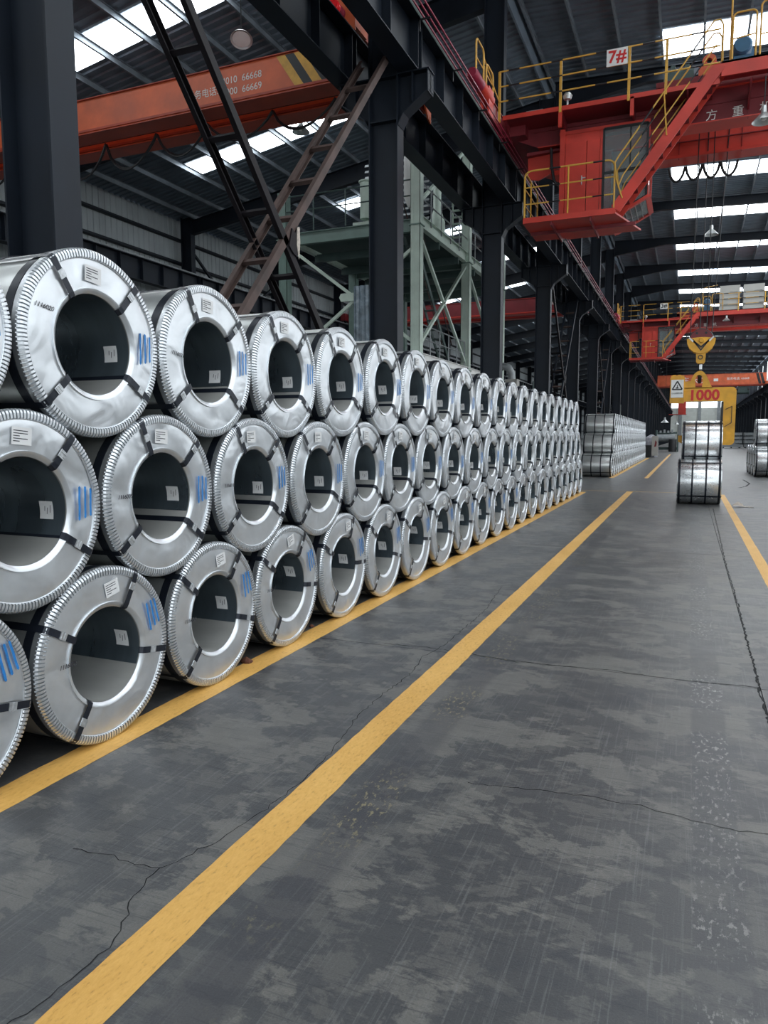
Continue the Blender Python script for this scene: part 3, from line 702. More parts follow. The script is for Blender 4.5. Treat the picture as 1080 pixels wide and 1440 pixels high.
def aisle_crane(YF, label, sign, near):
    t = thing('overhead_crane', label, 'crane', (0, YF, 0))
    XE0, XE1 = -4.45, 9.75
    # twin box girders with lower flanges and stiffening lines
    for y0 in (.85, 2.9):
        g = MB().prism([(-4.45, 9.16), (-3.7, 8.82), (9.0, 8.82), (9.75, 9.16), (9.75, 9.5), (-4.45, 9.5)], y0, y0+.5, 'XZ').obj('box_girder', 'red' if y0 > 1 else 'crimson', t)
        MB().box(-3.7, 9.0, y0-.05, y0+.55, 8.80, 8.825).box(-4.45, 9.75, y0-.05, y0+.55, 9.5, 9.53).obj('flange', 'red', g)
        b = MB(); x = -3.4
        while x < 9: b.box(x, x+.012, y0-.02, y0, 8.76, 9.5); x += 1.45
        b.box(-3.8, 9.2, y0-.03, y0, 9.18, 9.20); b.obj('stiffener', 'crimson', g)
    MB().box(-3.7, 9.4, 2.87, 2.9, 8.825, 8.88).obj('web_edge', 'red', t)
    # end carriages with wheels and buffers
    for xc in (-4.70, 10.02):
        c = MB().box(xc-.17, xc+.17, -.5, 4.3, 9.14, 9.52).box(xc-.2, xc+.2, -.5, 4.3, 9.52, 9.54).obj('end_carriage', 'crimson', t)
        for yy in (.2, 3.6): MB().lathe([(0, -.06), (.19, -.06), (.19, .06), (0, .06)], (xc, yy, 9.20), 'X', 20).obj('wheel', 'black', c)
        if xc < 0:
            MB().lathe([(.0, -2.02), (.10, -2.02), (.13, -1.95), (.13, -1.35)], (xc+.10, 0, 9.52), 'Y', 18).obj('buffer_head', 'buffer', c, smooth=True)
            MB().lathe([(.13, -1.35), (.14, -1.33), (.14, -.5), (.0, -.5)], (xc+.10, 0, 9.52), 'Y', 18).obj('buffer_barrel', 'red', c, smooth=True)
            MB().box(xc+.02, xc+.05, -1.0, -.45, 9.15, 9.62).box(xc+.16, xc+.2, -.9, -.5, 9.1, 9.7).obj('buffer_plate', 'red', c)
    MB().box(-4.6, -3.95, .5, 3.2, 9.05, 9.5).obj('carriage_link', 'crimson', t)
    # scalloped skirt plate below the left girder end
    MB().prism([(-3.98, 8.70), (-3.96, 8.15), (-3.72, 8.10), (-3.5, 8.18), (-3.3, 8.30), (-3.1, 8.32), (-3.1, 8.74), (-3.45, 8.74), (-3.7, 8.72)], 1.0, 1.06, 'XZ').obj('skirt_plate', 'red', t)
    MB().prism([(-3.98, 8.74), (-3.1, 8.74), (-3.1, 8.70), (-3.98, 8.66)], .85, 1.9, 'XZ').obj('skirt_plate', 'crimson', t)
    # walkway: lower deck left of the stair, raised boxed deck right of it
    wk = MB().box(-4.4, .20, .03, .85, 9.28, 9.30).obj('walkway_deck', 'crimson', t)
    MB().box(-4.4, .33, 0, .03, 9.26, 9.36).obj('kick_plate', 'red', wk)
    MB().box(.34, XE1, 0, .85, 9.66, 9.70).obj('raised_deck', 'crimson', t)
    MB().box(.36, XE1, 0, .04, 9.40, 9.70).obj('kick_plate', 'red', t)
    for x in (-4.35, -3.02, -1.45, -.3, .95, 2.4, 3.9, 5.4, 6.9, 8.4):
        MB().prism([(0.02, 9.28), (.84, 9.28), (.84, 8.95), (.1, 9.2)], x-.02, x+.02, 'YZ').obj('deck_bracket', 'crimson', t)
    for x in (-3.04, -1.45): MB().box(x-.04, x+.04, .0, .06, 8.9, 9.3).obj('hanger', 'red', t)
    # walkway railing
    xs_ = [-4.48, -3.04, -1.53, -.75]
    for x in xs_: MB().box(x-.028, x+.028, -.02, .015, 9.22, 10.37).obj('rail_post', 'yellow', t)
    for z in (10.36, 10.02, 9.68): MB().tube([(-4.48, -.02, z), (.33, -.02, z)], .017, 6).obj('handrail', 'yellowblack', t)
    for x in (2.6, 4.1, 5.6, 7.1, 8.6): MB().box(x-.028, x+.028, -.02, .015, 9.6, 10.72).obj('rail_post', 'yellow', t)
    for z in (10.71, 10.38, 10.04): MB().tube([(1.75, -.02, z), (9.6, -.02, z)], .017, 6).obj('handrail', 'yellowblack', t)
    for (xa, xb, zt_) in ((.55, 1.0, 10.62), (1.08, 1.7, 10.75)):
        MB().tube(rounded_hoop(xa, xb, -.02, 9.70, zt_), .02, 6).tube([(xa, -.02, 10.1), (xb, -.02, 10.14)], .015, 6).obj('gate_hoop', 'yellow', t)
    MB().tube([(.52, .02, 9.6), (.52, .02, 11.0), (.58, .02, 11.14), (.75, .02, 11.2), (1.35, .02, 11.28)], .02, 6).obj('bent_pipe', 'yellow', t)
    for yy in (-1.95, -1.1):
        MB().tube(rounded_hoop(yy, yy+.62, -4.52, 9.5, 10.25 if yy < -1.5 else 10.1, .12, 'Y'), .022, 6).tube([(-4.52, yy, 9.85), (-4.52, yy+.62, 9.85)], .016, 6).obj('end_hoop', 'yellow', t)
    MB().tube([(-4.52, -1.3, 10.1), (-4.5, -.4, 9.8), (-4.48, -.02, 9.68)], .016, 6).obj('end_rail', 'yellow', t)
    # number plate
    s = MB().box(-2.02, -1.57, -.06, -.045, 10.0, 10.36).obj('number_plate', 'white', t)
    text('lettering', sign, .36, (-1.795, -.066, 10.18), FRONT, 'text_red' if near else 'text_black', s, bold=.008)
    # electrics on the deck
    MB().box(-4.1, -3.3, .25, .75, 9.30, 9.44).box(-3.9, -3.5, .3, .7, 9.44, 9.50).obj('junction_box', 'grey', t)
    MB().lathe([(0, 0), (.08, .02), (.11, .1), (.07, .16), (0, .18)], (-2.9, .15, 9.52), 'Z', 12).tube([(-2.9, .15, 9.3), (-2.9, .15, 9.55)], .02, 6).obj('deck_light', 'lamp', t, smooth=True)
    # platform
    p = MB().prism([(-3.85, 0), (-1.74, 0), (-1.28, 1.7), (-3.85, 1.7)], 6.80, 6.84, 'XY').obj('platform', 'red', t)
    MB().box(-3.86, -1.74, -.02, .02, 6.80, 6.93).box(-3.87, -3.84, 0, 1.7, 6.80, 6.93).obj('platform_edge', 'red', p)
    b = MB()
    for x in (-3.2, -2.3): b.box(x-.02, x+.02, .02, 1.68, 6.71, 6.80)
    b.box(-3.84, -1.35, .8, .84, 6.72, 6.80); b.obj('platform_rib', 'crimson', p)
    for x in (-2.82,): MB().tube([(x, 0, 6.9), (x, 0, 7.98)], .02, 6).obj('rail_post', 'yellow', t)
    MB().tube(rounded_hoop(-3.84, -1.78, 0, 6.9, 8.0, .16), .021, 6).obj('platform_hoop', 'yellowblack', t)
    MB().tube(rounded_hoop(.03, 1.6, -3.84, 6.9, 8.0, .16, 'Y'), .021, 6).obj('platform_hoop', 'yellow', t)
    for z in (7.62, 7.24):
        MB().tube([(-3.84, 0, z), (-1.78, 0, z)], .016, 6).obj('handrail', 'yellowblack', t); MB().tube([(-3.84, 0, z), (-3.84, 1.6, z)], .016, 6).obj('handrail', 'yellow', t)
    MB().tube([(-3.84, .75, 6.9), (-3.84, .75, 7.98)], .02, 6).obj('rail_post', 'yellow', t)
    # operator cab: shell of plates, door, black framed panes, sloping lower window
    c = MB().box(-3.14, -1.08, .58, 2.0, 8.92, 9.0).obj('cab_roof', 'red', t)
    cab = MB().box(-3.12, -3.08, .6, 1.98, 6.85, 8.93).box(-3.12, -1.9, 1.94, 1.98, 6.85, 8.93).box(-3.12, -1.9, .6, 1.98, 6.84, 6.90).box(-3.12, -3.0, .56, .62, 6.85, 9.05).box(-2.18, -2.1, .58, .62, 6.85, 8.93).box(-3.12, -2.1, .6, .62, 8.72, 8.93).obj('cab_shell', 'red', t)
    dr = MB().box(-2.99, -2.50, .585, .615, 6.92, 8.72).obj('cab_door', 'red', t)
    MB().box(-2.485, -2.19, .59, .615, 6.92, 8.72).obj('cab_panel', 'red', t)
    MB().box(-2.60, -2.58, .53, .585, 7.72, 7.92).box(-2.6, -2.5, .55, .57, 7.86, 7.88).obj('door_handle', 'lamp', dr)
    fr = MB()
    P = [(-2.10, 6.90), (-1.88, 6.90), (-1.12, 7.30), (-1.12, 8.92), (-2.10, 8.92)]
    for a, b_ in zip(P, P[1:]+P[:1]): fr.bar((a[0], .6, a[1]), (b_[0], .6, b_[1]), .05, .06, (0, 1, 0))
    fr.bar((-2.1, .6, 7.92), (-1.12, .6, 7.96), .05, .05, (0, 1, 0)); fr.bar((-1.5, .605, 7.94), (-1.5, .605, 8.9), .03, .03, (0, 1, 0)); fr.obj('window_frame', 'black', t)
    MB().prism(P, .605, .612, 'XZ').obj('window_pane', 'glass', t)
    MB().box(-1.12, -1.11, .62, 1.96, 7.32, 8.9).obj('window_pane', 'glass', t)
    MB().bar((-1.10, .6, 7.3), (-1.10, .6, 8.95), .05, .05).bar((-1.1, 1.96, 7.3), (-1.1, 1.96, 8.95), .05, .05).obj('corner_post', 'red', t)
    # the sloping lower front
    n = Vector((.40, 0, -.76)).normalized()
    lw = MB()
    for (a, b_) in (((-1.88, .6, 6.86), (-1.08, .6, 7.28)), ((-1.88, 1.98, 6.86), (-1.08, 1.98, 7.28)), ((-1.88, .6, 6.86), (-1.88, 1.98, 6.86)), ((-1.08, .6, 7.28), (-1.08, 1.98, 7.28))): lw.bar(a, b_, .12, .06, (n.x, 0, n.z))
    lw.obj('lower_window_frame', 'red', t)
    MB().add([(-1.86, .62, 6.87), (-1.1, .62, 7.27), (-1.1, 1.96, 7.27), (-1.86, 1.96, 6.87)], [(0, 1, 2, 3)]).obj('lower_window_pane', 'glass', t)
    b = MB(); 
    for q in range(5): f = .2+q*.15; b.bar((-1.86+.76*f, .66, 6.86+.4*f), (-1.86+.76*f, 1.92, 6.86+.4*f), .02, .02)
    b.obj('window_grille', 'grey', t)
    MB().box(-1.7, -1.35, .9, 1.7, 7.35, 7.75).box(-2.6, -2.2, 1.0, 1.5, 7.0, 7.4).box(-2.65, -2.55, 1.0, 1.5, 7.4, 8.0).obj('control_seat', 'black', t)
    MB().box(-2.05, -1.15, 1.90, 1.93, 7.3, 8.85).obj('cab_lining', 'cabinet', t)
    MB().tube([(-3.35, .7, 8.7), (-3.33, .65, 8.3), (-3.25, .6, 7.9), (-3.1, .6, 7.72)], .035, 6).obj('cable', 'black', t)
    # stair
    A, B_ = Vector((-1.74, 0, 6.90)), Vector((.34, 0, 9.66)); d = (B_-A)
    for yy in (0, .52): MB().bar(A+Vector((0, yy, 0)), B_+Vector((0, yy, 0)), .02, .24, (-.8, 0, .6)).bar(A+Vector((0, yy+.02, -.0)), B_+Vector((0, yy+.02, 0)), .05, .02, (-.8, 0, .6)).obj('stringer', 'red', t)
    for k in range(1, 12):
        q = A+d*(k/12); MB().box(q.x-.10, q.x+.10, .01, .51, q.z-.012, q.z+.012).obj('tread', 'crimson', t)
    for yy in (-.02, .54):
        pts = [(-1.60, yy, 7.12), (-1.74, yy, 7.55), (-1.78, yy, 7.92), (-1.70, yy, 8.05), (.08, yy, 10.42), (.18, yy, 10.55), (.30, yy, 10.55), (.36, yy, 10.44), (.37, yy, 9.7)]
        MB().tube(pts, .018, 6).obj('stair_rail', 'yellowblack', t)
        MB().tube([(-1.69, yy, 7.4), (-1.60, yy, 7.62), (.24, yy, 10.05)], .015, 6).obj('stair_rail', 'yellowblack', t)
        MB().tube([(-.7, yy, 8.35), (-.78, yy, 9.25)], .016, 6).obj('stair_post', 'yellow', t)
    # trolley with hoist
    tr = MB().box(-1.0, 1.7, .95, 1.2, 9.55, 9.9).box(-1.0, 1.7, 3.0, 3.3, 9.55, 9.7).box(-1.0, -.85, .95, 3.3, 9.6, 9.78).box(1.5, 1.7, .95, 3.3, 9.6, 9.78).obj('trolley_frame', 'crimson', t)
    MB().lathe([(0, -.8), (.24, -.8), (.24, .8), (0, .8)], (.35, 2.3, 10.15), 'X', 24).obj('rope_drum', 'greenmachine', tr, smooth=True)
    b = MB().lathe([(0, -.25), (.16, -.25), (.2, -.2), (.2, .2), (.26, .21), (.26, .25), (0, .27)], (.80, 1.35, 10.48), 'Y', 18)
    b.box(.62, .98, 1.15, 1.5, 9.7, 10.27); b.obj('hoist_motor', 'bluemotor', tr, smooth=True)
    MB().box(-.85, -.2, 1.1, 1.7, 9.7, 10.12).box(-.7, -.6, 1.12, 1.2, 10.12, 10.3).box(-.4, -.3, 1.12, 1.2, 10.12, 10.28).lathe([(0, -.3), (.12, -.3), (.12, .3), (0, .3)], (-.5, 1.3, 10.15), 'X', 14).obj('gearbox', 'greenmachine', tr)
    MB().lathe([(.06, -.05), (.15, -.05), (.15, .05), (.06, .05)], (.12, 1.2, 10.28), 'Y', 16).box(-.1, .3, 1.1, 1.4, 9.7, 10.16).obj('brake', 'orange', tr)
    MB().box(-.55, .25, .87, 1.0, 9.55, 9.66).obj('cable_tray', 'orange', t)
    # cable loops below the far girder
    b = MB(); 
    for k in range(4):
        x0 = -.75+k*.42
        b.tube([(x0+.4*q/10, 3.5, 8.78-.36*sin(pi*q/10)**.6) for q in range(11)], .034, 6)
    b.obj('festoon_cable', 'black', t)
    bell_lamp_parts(t, 1.22 if near else 1.95, .02, 8.36 if near else 9.05, .9 if near else .35, 1.0)
    for ch, x in (('东', -.34), ('方', .21), ('重', .75), ('机', 1.30)):
        text('lettering', ch, .25, (x, .815, 8.93), FRONT, 'text_white', t)
    return t
cr1 = aisle_crane(18.0, 'large red overhead crane numbered 7 with operator cab and stair', '7#', True)
cr2 = aisle_crane(52.0, 'smaller-looking red overhead crane numbered 3, farther down the aisle', '3#', False)
for k, x in enumerate((1.50, 2.88, 4.28)):
    c = thing('electrical_cabinet', ['pale louvred cabinet on the number 3 crane, nearest its stair', 'pale louvred cabinet in the middle on the number 3 crane', 'pale louvred cabinet on the number 3 crane, cut by the frame edge'][k], 'cabinet', (x, 52.1, 9.70), 'cabinets on the farther red crane')
    MB().box(0, 1.17, 0, .6, 0, 1.52).obj('cabinet_body', 'cabinet', c)
    for q in range(3):
        MB().prism([(-.05, .30+q*.38), (0, .33+q*.38), (0, .37+q*.38)], .0, 1.17, 'YZ').box(.6, 1.02, -.03, 0, .335+q*.38, .352+q*.38, 1).obj('louvre', ['cabinet', 'black'], c)
# far orange crane
def plain_crane(x0, x1, yf, z0, z1, label, mt, mt2, gap=1.7, w=.45):
    t = thing('overhead_crane', label, 'crane', (0, yf, 0))
    for y in (0, gap):
        g = MB().box(x0, x1, y, y+w, z0, z1).obj('box_girder', mt, t)
        MB().box(x0, x1, y-.05, y+w+.05, z0-.02, z0).box(x0, x1, y-.05, y+w+.05, z1, z1+.02).obj('flange', mt2, g)
        MB().box(x0+.3, x1-.3, y-.03, y, z0+.04, z0+.09).obj('ledge', mt2, g)
    for xx in (x0-.05, x1+.05):
        c = MB().box(xx-.16, xx+.16, -.7, gap+w+.8, 9.12, 9.55).obj('end_carriage', mt, t)
        for yy in (-.3, gap+w+.3): MB().lathe([(0, -.05), (.18, -.05), (.18, .05), (0, .05)], (xx, yy, 9.19), 'X', 16).obj('wheel', 'black', c)
    return t
c3 = plain_crane(-4.6, 9.95, 118, 9.1, 10.75, 'distant orange overhead crane with black stripes, beyond the hook', 'orange', 'orange_dark', 2.5, .8)
for k in range(2):
    MB().prism([(-2.9+k*.5, 9.2), (-2.55+k*.5, 9.2), (-1.95+k*.5, 10.7), (-2.3+k*.5, 10.7)], -.02, -.005, 'XZ').obj('stripe', 'black', c3); MB().prism([(8.6+k*.5, 10.7), (8.95+k*.5, 10.7), (9.35+k*.5, 9.2), (9.0+k*.5, 9.2)], -.02, -.005, 'XZ').obj('stripe', 'black', c3)
text('lettering', '东 大 方', 1.0, (.6, -.01, 9.85), FRONT, 'text_white', c3); text('lettering', '服务电话: 66668', .42, (6.3, -.01, 10.0), FRONT, 'text_white', c3)
MB().box(3.1, 3.7, -.02, -.005, 9.7, 10.1).obj('plate', 'white', c3)
MB().box(6.4, 7.6, .5, 2.2, 8.0, 8.9).lathe([(0, -.9), (.4, -.9), (.4, .9), (0, .9)], (7, 1.2, 8.2), 'X', 16).obj('hoist', 'greenmachine', c3)
MB().box(-1.6, -.5, 3.2, 4.6, 5.1, 7.4).box(-2.9, -.4, 3.0, 4.7, 5.0, 5.1).obj('cab', 'red', c3)

# ------------------------------------------------------------------ hook block, C-hook
YH = 20.795
h = thing('hook_block', 'yellow and crimson crane hook block with black chevrons, hanging on ropes', 'hook block', (.21, YH, 4.16))
def half_disc(R, a0, a1, n=14): return [(R*cos(a0+(a1-a0)*k/n), R*sin(a0+(a1-a0)*k/n)) for k in range(n+1)]
MB().lathe([(0, -.10), (.30, -.10), (.31, -.06), (.27, 0), (.31, .06), (.30, .10), (0, .10)], (0, 0, 0), 'Y', 36).obj('sheave', 'black', h, smooth=True)
MB().prism(half_disc(.285, radians(14), radians(166)), -.125, -.10, 'XZ').prism(half_disc(.285, radians(14), radians(166)), .10, .125, 'XZ').obj('sheave_guard', 'crimson', h)
yc = [(-.34, .05), (-.33, -.06), (-.27, -.19), (-.16, -.29), (0, -.33), (.16, -.29), (.27, -.19), (.33, -.06), (.34, .05), (.28, .055), (.2, .07), (.1, .08), (0, .085), (-.1, .08), (-.2, .07), (-.28, .055)]
MB().prism(yc, -.155, -.125, 'XZ').prism(yc, .125, .155, 'XZ').obj('side_plate', 'hookyellow', h)
for dz in (0, -.075):
    for s in (-1, 1):
        MB().prism([(0, -.19+dz), (0, -.14+dz), (s*(.23-abs(dz)*.6), .06+dz*.25), (s*(.25-abs(dz)*.6), .02+dz*.25)][::s], -.159, -.155, 'XZ').obj('chevron', 'black', h)
for s in (-1, 1): MB().prism([(s*.18, .0), (s*.2, -.04), (s*.30, .07), (s*.28, .1)][::s], -.161, -.155, 'XZ').obj('worn_patch', 'white', h)
MB().lathe([(.0, -.19), (.05, -.19), (.065, -.175), (.065, -.155)], (.01, 0, .0), 'Y', 18).obj('hub', 'hookyellow', h, smooth=True)
for x in (-.11, .11): MB().lathe([(0, -.14), (.03, -.14), (.03, -.12)], (x, 0, .19), 'Y', 12).obj('bolt', 'black', h)
MB().prism([(-.11, -.28), (-.10, -.53), (-.06, -.58), (.08, -.58), (.115, -.53), (.125, -.28)], -.12, .12, 'XZ').obj('shank_housing', 'hookyellow', h)
MB().lathe([(.04, -.135), (.06, -.135), (.06, -.12), (.04, -.12)], (.0, 0, -.42), 'Y', 18, closed=True).obj('ring', 'black', h)
hk = [(0, 0, -.55), (0, 0, -.72), (.0, -.0, -.80), (.0, .07, -.86), (.0, .10, -.95), (.0, .05, -1.03), (.0, -.04, -1.04), (.0, -.11, -.98), (.0, -.12, -.90)]
MB().tube(hk, .048, 10).obj('hook', 'black', h, smooth=True)
MB().box(-.02, .05, -.06, -.045, -.72, -.60).obj('hook_tag', 'lamp', h)
for (xb, xt, yy) in ((-.26, -.24, -.05), (-.04, -.02, .05), (.12, .12, -.05), (.24, .47, .05)):
    MB().tube([(xb, yy, .08), (xt, yy*2, 5.7)], .012, 6).obj('rope', 'black', h)
ch = thing('c_hook', 'yellow C-shaped coil lifting hook reading 1000, in the top aisle coil', 'lifting hook', (0, YH, 0))
# the C: top arm with eye lug, back, lower arm lying in the coil bore
def rc(cx, cz, r, a0, a1, n=5): return [(cx+r*cos(radians(a0+(a1-a0)*k/n)), cz+r*sin(radians(a0+(a1-a0)*k/n))) for k in range(n+1)]
Cp = [(-.14, 2.62), (.79, 2.62), (.79, 1.74), (-.25, 1.74), (-.25, 1.58), (-.10, 1.50)]+rc(.98, 1.60, .11, -90, 0)+rc(.98, 2.86, .11, 0, 90)+[(-.14, 2.97)]
MB().prism(Cp, -.07, .07, 'XZ').obj('hook_plate', 'hookyellow', ch)
LZ = lambda L: [(x, 2.95+(z-2.97)*.62) for x, z in L]
outer = LZ([(-.14, 2.97), (-.14, 3.26), (.0, 3.28), (.03, 3.42), (.08, 3.57), (.14, 3.66), (.21, 3.70), (.29, 3.66), (.35, 3.55), (.41, 3.36), (.52, 2.97)])
inner = LZ([(.12, 3.02), (.11, 3.16), (.11, 3.24), (.11, 3.32), (.12, 3.42), (.15, 3.50), (.20, 3.53), (.25, 3.50), (.28, 3.42), (.29, 3.20), (.27, 3.02)])
b = MB(); n = len(outer)
for y in (-.07, .07): b.add([(p, y, q) for p, q in outer]+[(p, y, q) for p, q in inner], [(k, k+1, n+k+1, n+k) for k in range(n-1)]+[(0, n, 2*n-1, n-1)])
for lst in (outer, inner): b.add([(p, y, q) for p, q in lst for y in (-.07, .07)], [(2*k, 2*k+1, 2*k+3, 2*k+2) for k in range(n-1)])
b.obj('eye_lug', 'hookyellow', ch)
MB().box(-.49, -.14, -.16, .16, 2.58, 3.24).box(-.47, -.16, -.14, .14, 3.24, 3.29).obj('counterweight', 'hookyellow', ch)
MB().box(.75, .80, -.10, .10, 1.75, 2.60).obj('inner_edge', 'black', ch)  # black strip along the inner edge of the hook's back
b = MB()
for a, c in (((.85, 2.40), (1.0, 2.48)), ((1.0, 2.48), (1.0, 2.06)), ((1.0, 2.06), (.84, 1.96))): b.bar((a[0], -.08, a[1]), (c[0], -.08, c[1]), .014, .02, (0, 1, 0))
b.obj('grab_handle', 'black', ch)
sg = MB().box(-.465, -.165, -.175, -.162, 2.72, 3.18).obj('warning_sign', 'white', ch)
b = MB(); T = [(-.315, 3.14), (-.435, 2.93), (-.195, 2.93)]
for a, c in zip(T, T[1:]+T[:1]): b.bar((a[0], -.178, a[1]), (c[0], -.178, c[1]), .006, .03, (0, 0, 1) if abs(a[1]-c[1]) < .01 else (1, 0, .5))
b.box(-.345, -.285, -.181, -.176, 2.955, 2.985).box(-.325, -.305, -.181, -.176, 2.985, 3.05); b.obj('warning_triangle', 'text_black', sg)
text('lettering', '小心起重设备', .045, (-.315, -.178, 2.83), FRONT, 'text_black', sg)
for k in range(2): MB().box(-.44+k*.13, -.36+k*.13, -.1, .1, 3.29, 3.31).obj('lug', 'hookyellow', ch)
text('lettering', '1000', .37, (.33, -.073, 2.765), FRONT, 'text_red', ch, bold=.012)

# ------------------------------------------------------------------ cranes of the left bay
lc = plain_crane(-20.6, -6.05, 14.0, 8.88, 9.64, 'orange overhead crane of the left bay with phone number lettering', 'orange', 'orange_dark', .92, .42)
MB().box(-6.10, -5.80, -.95, 2.3, 9.03, 9.36).obj('carriage_cover', 'orange_dark', lc)
MB().box(-6.14, -5.77, -1.48, -.93, 9.03, 9.50).box(-6.16, -5.75, -1.50, -1.47, 8.93, 9.54).box(-5.77, -5.755, -1.3, -1.1, 9.2, 9.35, 1).obj('carriage_head', ['orange', 'black'], lc)
MB().prism([(1.75, 9.36), (2.42, 9.36), (2.42, 8.78), (2.25, 8.82)], -5.70, -5.665, 'YZ').box(-6.12, -5.66, 2.3, 2.42, 9.03, 9.40).obj('carriage_plate', 'orange', lc)
MB().lathe([(0, -1.80), (.11, -1.80), (.13, -1.76), (.13, -1.70)], (-6.06, 0, 9.24), 'Y', 20).obj('buffer_cap', 'siren', lc, smooth=True)
MB().lathe([(.11, -1.70), (.125, -1.66), (.11, -1.62), (.125, -1.58), (.11, -1.54), (.125, -1.51), (.125, -1.50)], (-6.06, 0, 9.24), 'Y', 20).obj('buffer', 'buffer', lc, smooth=True)
for k, mt in enumerate(('yellow', 'black', 'yellow', 'black')):
    x = -8.25+k*.21; MB().prism([(x, 9.62), (x+.21, 9.62), (x+.66, 8.95), (x+.45, 8.95)], -.012, -.004, 'XZ').obj('stripe', mt, lc)
text('lettering', '服务电话:', .20, (-10.55, -.006, 9.20), FRONT, 'text_white', lc, 'LEFT')
text('lettering', '4010  66668', .20, (-9.62, -.006, 9.36), FRONT, 'text_white', lc, 'LEFT'); text('lettering', '4000  66669', .20, (-9.62, -.006, 9.13), FRONT, 'text_white', lc, 'LEFT')
text('lettering', '力', .45, (-15.9, -.006, 9.1), FRONT, 'text_white', lc, 'CENTER')
b = MB(); b.tube([(-20, .64, 8.93), (-6.4, .64, 8.93)], .010, 5); FX = [-18.2, -16.6, -15.1, -13.5, -11.95, -10.5, -8.75, -7.2]
for k in range(7):
    dp = (.6, .7, .75, .70, .62, .5, .5)[k]; w_ = FX[k+1]-FX[k]
    for e in (0, .05): b.tube([(FX[k]+w_*q/12, .64+e, 8.9-(dp-e)*sin(pi*(q/12)**(.8+.1*(k % 3)))**.8) for q in range(13)], .02, 6)
b.obj('festoon_cable', 'black', lc)
lc2 = plain_crane(-20.6, -6.05, 43.5, 8.9, 9.75, 'red overhead crane far back in the left bay, behind the columns', 'crimson', 'red', 1.5, .45)
text('lettering', '服务电话', .26, (-8.2, -.006, 9.4), FRONT, 'text_white', lc2, 'LEFT')

# ------------------------------------------------------------------ green mezzanine of the coating line (left bay)
mz = thing('mezzanine', 'pale green steel mezzanine with railings and ducts in the left bay', 'platform', (0, 0, 0))
PX, PY = (-7.62, -12.1), (20.85, 26.05, 31.3)
for px in PX:
    for j, py in enumerate(PY):
        HT = 9.35 if px < -10 else (9.9 if j == 0 else 12.4)
        b = MB().box(px-.15, px-.135, py-.15, py+.15, 0, HT).box(px+.135, px+.15, py-.15, py+.15, 0, HT).box(px-.135, px+.135, py-.007, py+.007, 0, HT).box(px-.135, px-.05, py-.155, py-.15, 0, HT)
        b.box(px-.15, px+.15, py-.15, py-.138, 0, HT); b.obj('post', 'green' if px < -10 else 'palegreen', mz)
        for z in (4.1, 7.9): MB().box(px-.19, px+.19, py-.19, py+.19, z, z+.03).obj('splice_plate', 'green', mz)
def chan(b, a, c, dz=.34, w=.16):
    b.bar(a, c, .014, dz); 
    for s in (-1, 1): b.bar(Vector(a)+Vector((0, 0, s*dz/2)), Vector(c)+Vector((0, 0, s*dz/2)), w, .016)
for px in PX:
    for ya, yb in zip(PY[:-1], PY[1:]): b = MB(); chan(b, (px, ya+.15, 8.1), (px, yb-.15, 8.1)); b.obj('edge_beam', 'palegreen', mz)
for py in PY: b = MB(); chan(b, (PX[1]+.15, py, 7.92), (PX[0]-.15, py, 7.92)); b.obj('cross_beam', 'green', mz)
for q in range(1, 5): y = 20.85+q*1.05*2; MB().box(PX[1], PX[0], y-.05, y+.05, 7.7, 7.95).obj('joist', 'greenmachine', mz)
MB().box(PX[1], PX[0], PY[0], PY[2], 8.1, 8.13).obj('deck', 'greenmachine', mz)
for (a, c) in (((PX[0], 20.95, 7.8), (PX[0], 25.95, 4.4)), ((PX[0], 25.95, 7.8), (PX[0], 20.95, 4.4)), ((PX[0], 26.15, 7.8), (PX[0], 31.2, 4.4)), ((PX[1]+.1, 20.85, 7.75), (PX[0]-.1, 20.85, 4.55)), ((PX[0]-.1, 20.85, 7.3), (PX[1]+.1, 20.85, 4.2)), ((PX[0], 21.0, 8.6), (PX[0], 25.9, 11.8))):
    MB().bar(a, c, .09, .09).obj('diagonal', 'palegreen', mz)
MB().prism([(-.22, -.12), (.22, -.12), (.28, .0), (.22, .12), (-.22, .12), (-.28, 0)], -.02, .02, 'XZ').obj('gusset', 'palegreen', mz, (-9.86, 20.78, 6.0))
for z in (8.75, 9.2):
    MB().tube([(PX[0]+.05, 20.9, z), (PX[0]+.05, 31.2, z)], .022, 5).obj('handrail', 'grey', mz); MB().tube([(PX[1], 20.75, z), (PX[0], 20.75, z)], .022, 5).obj('handrail', 'greenmachine', mz)
for q in range(11): MB().tube([(PX[0]+.05, 21.0+q*1.0, 8.12), (PX[0]+.05, 21.0+q*1.0, 9.2)], .022, 5).obj('rail_post', 'grey', mz)
for q in range(5): MB().tube([(PX[1]+q*1.1, 20.75, 8.12), (PX[1]+q*1.1, 20.75, 9.2)], .022, 5).obj('rail_post', 'greenmachine', mz)
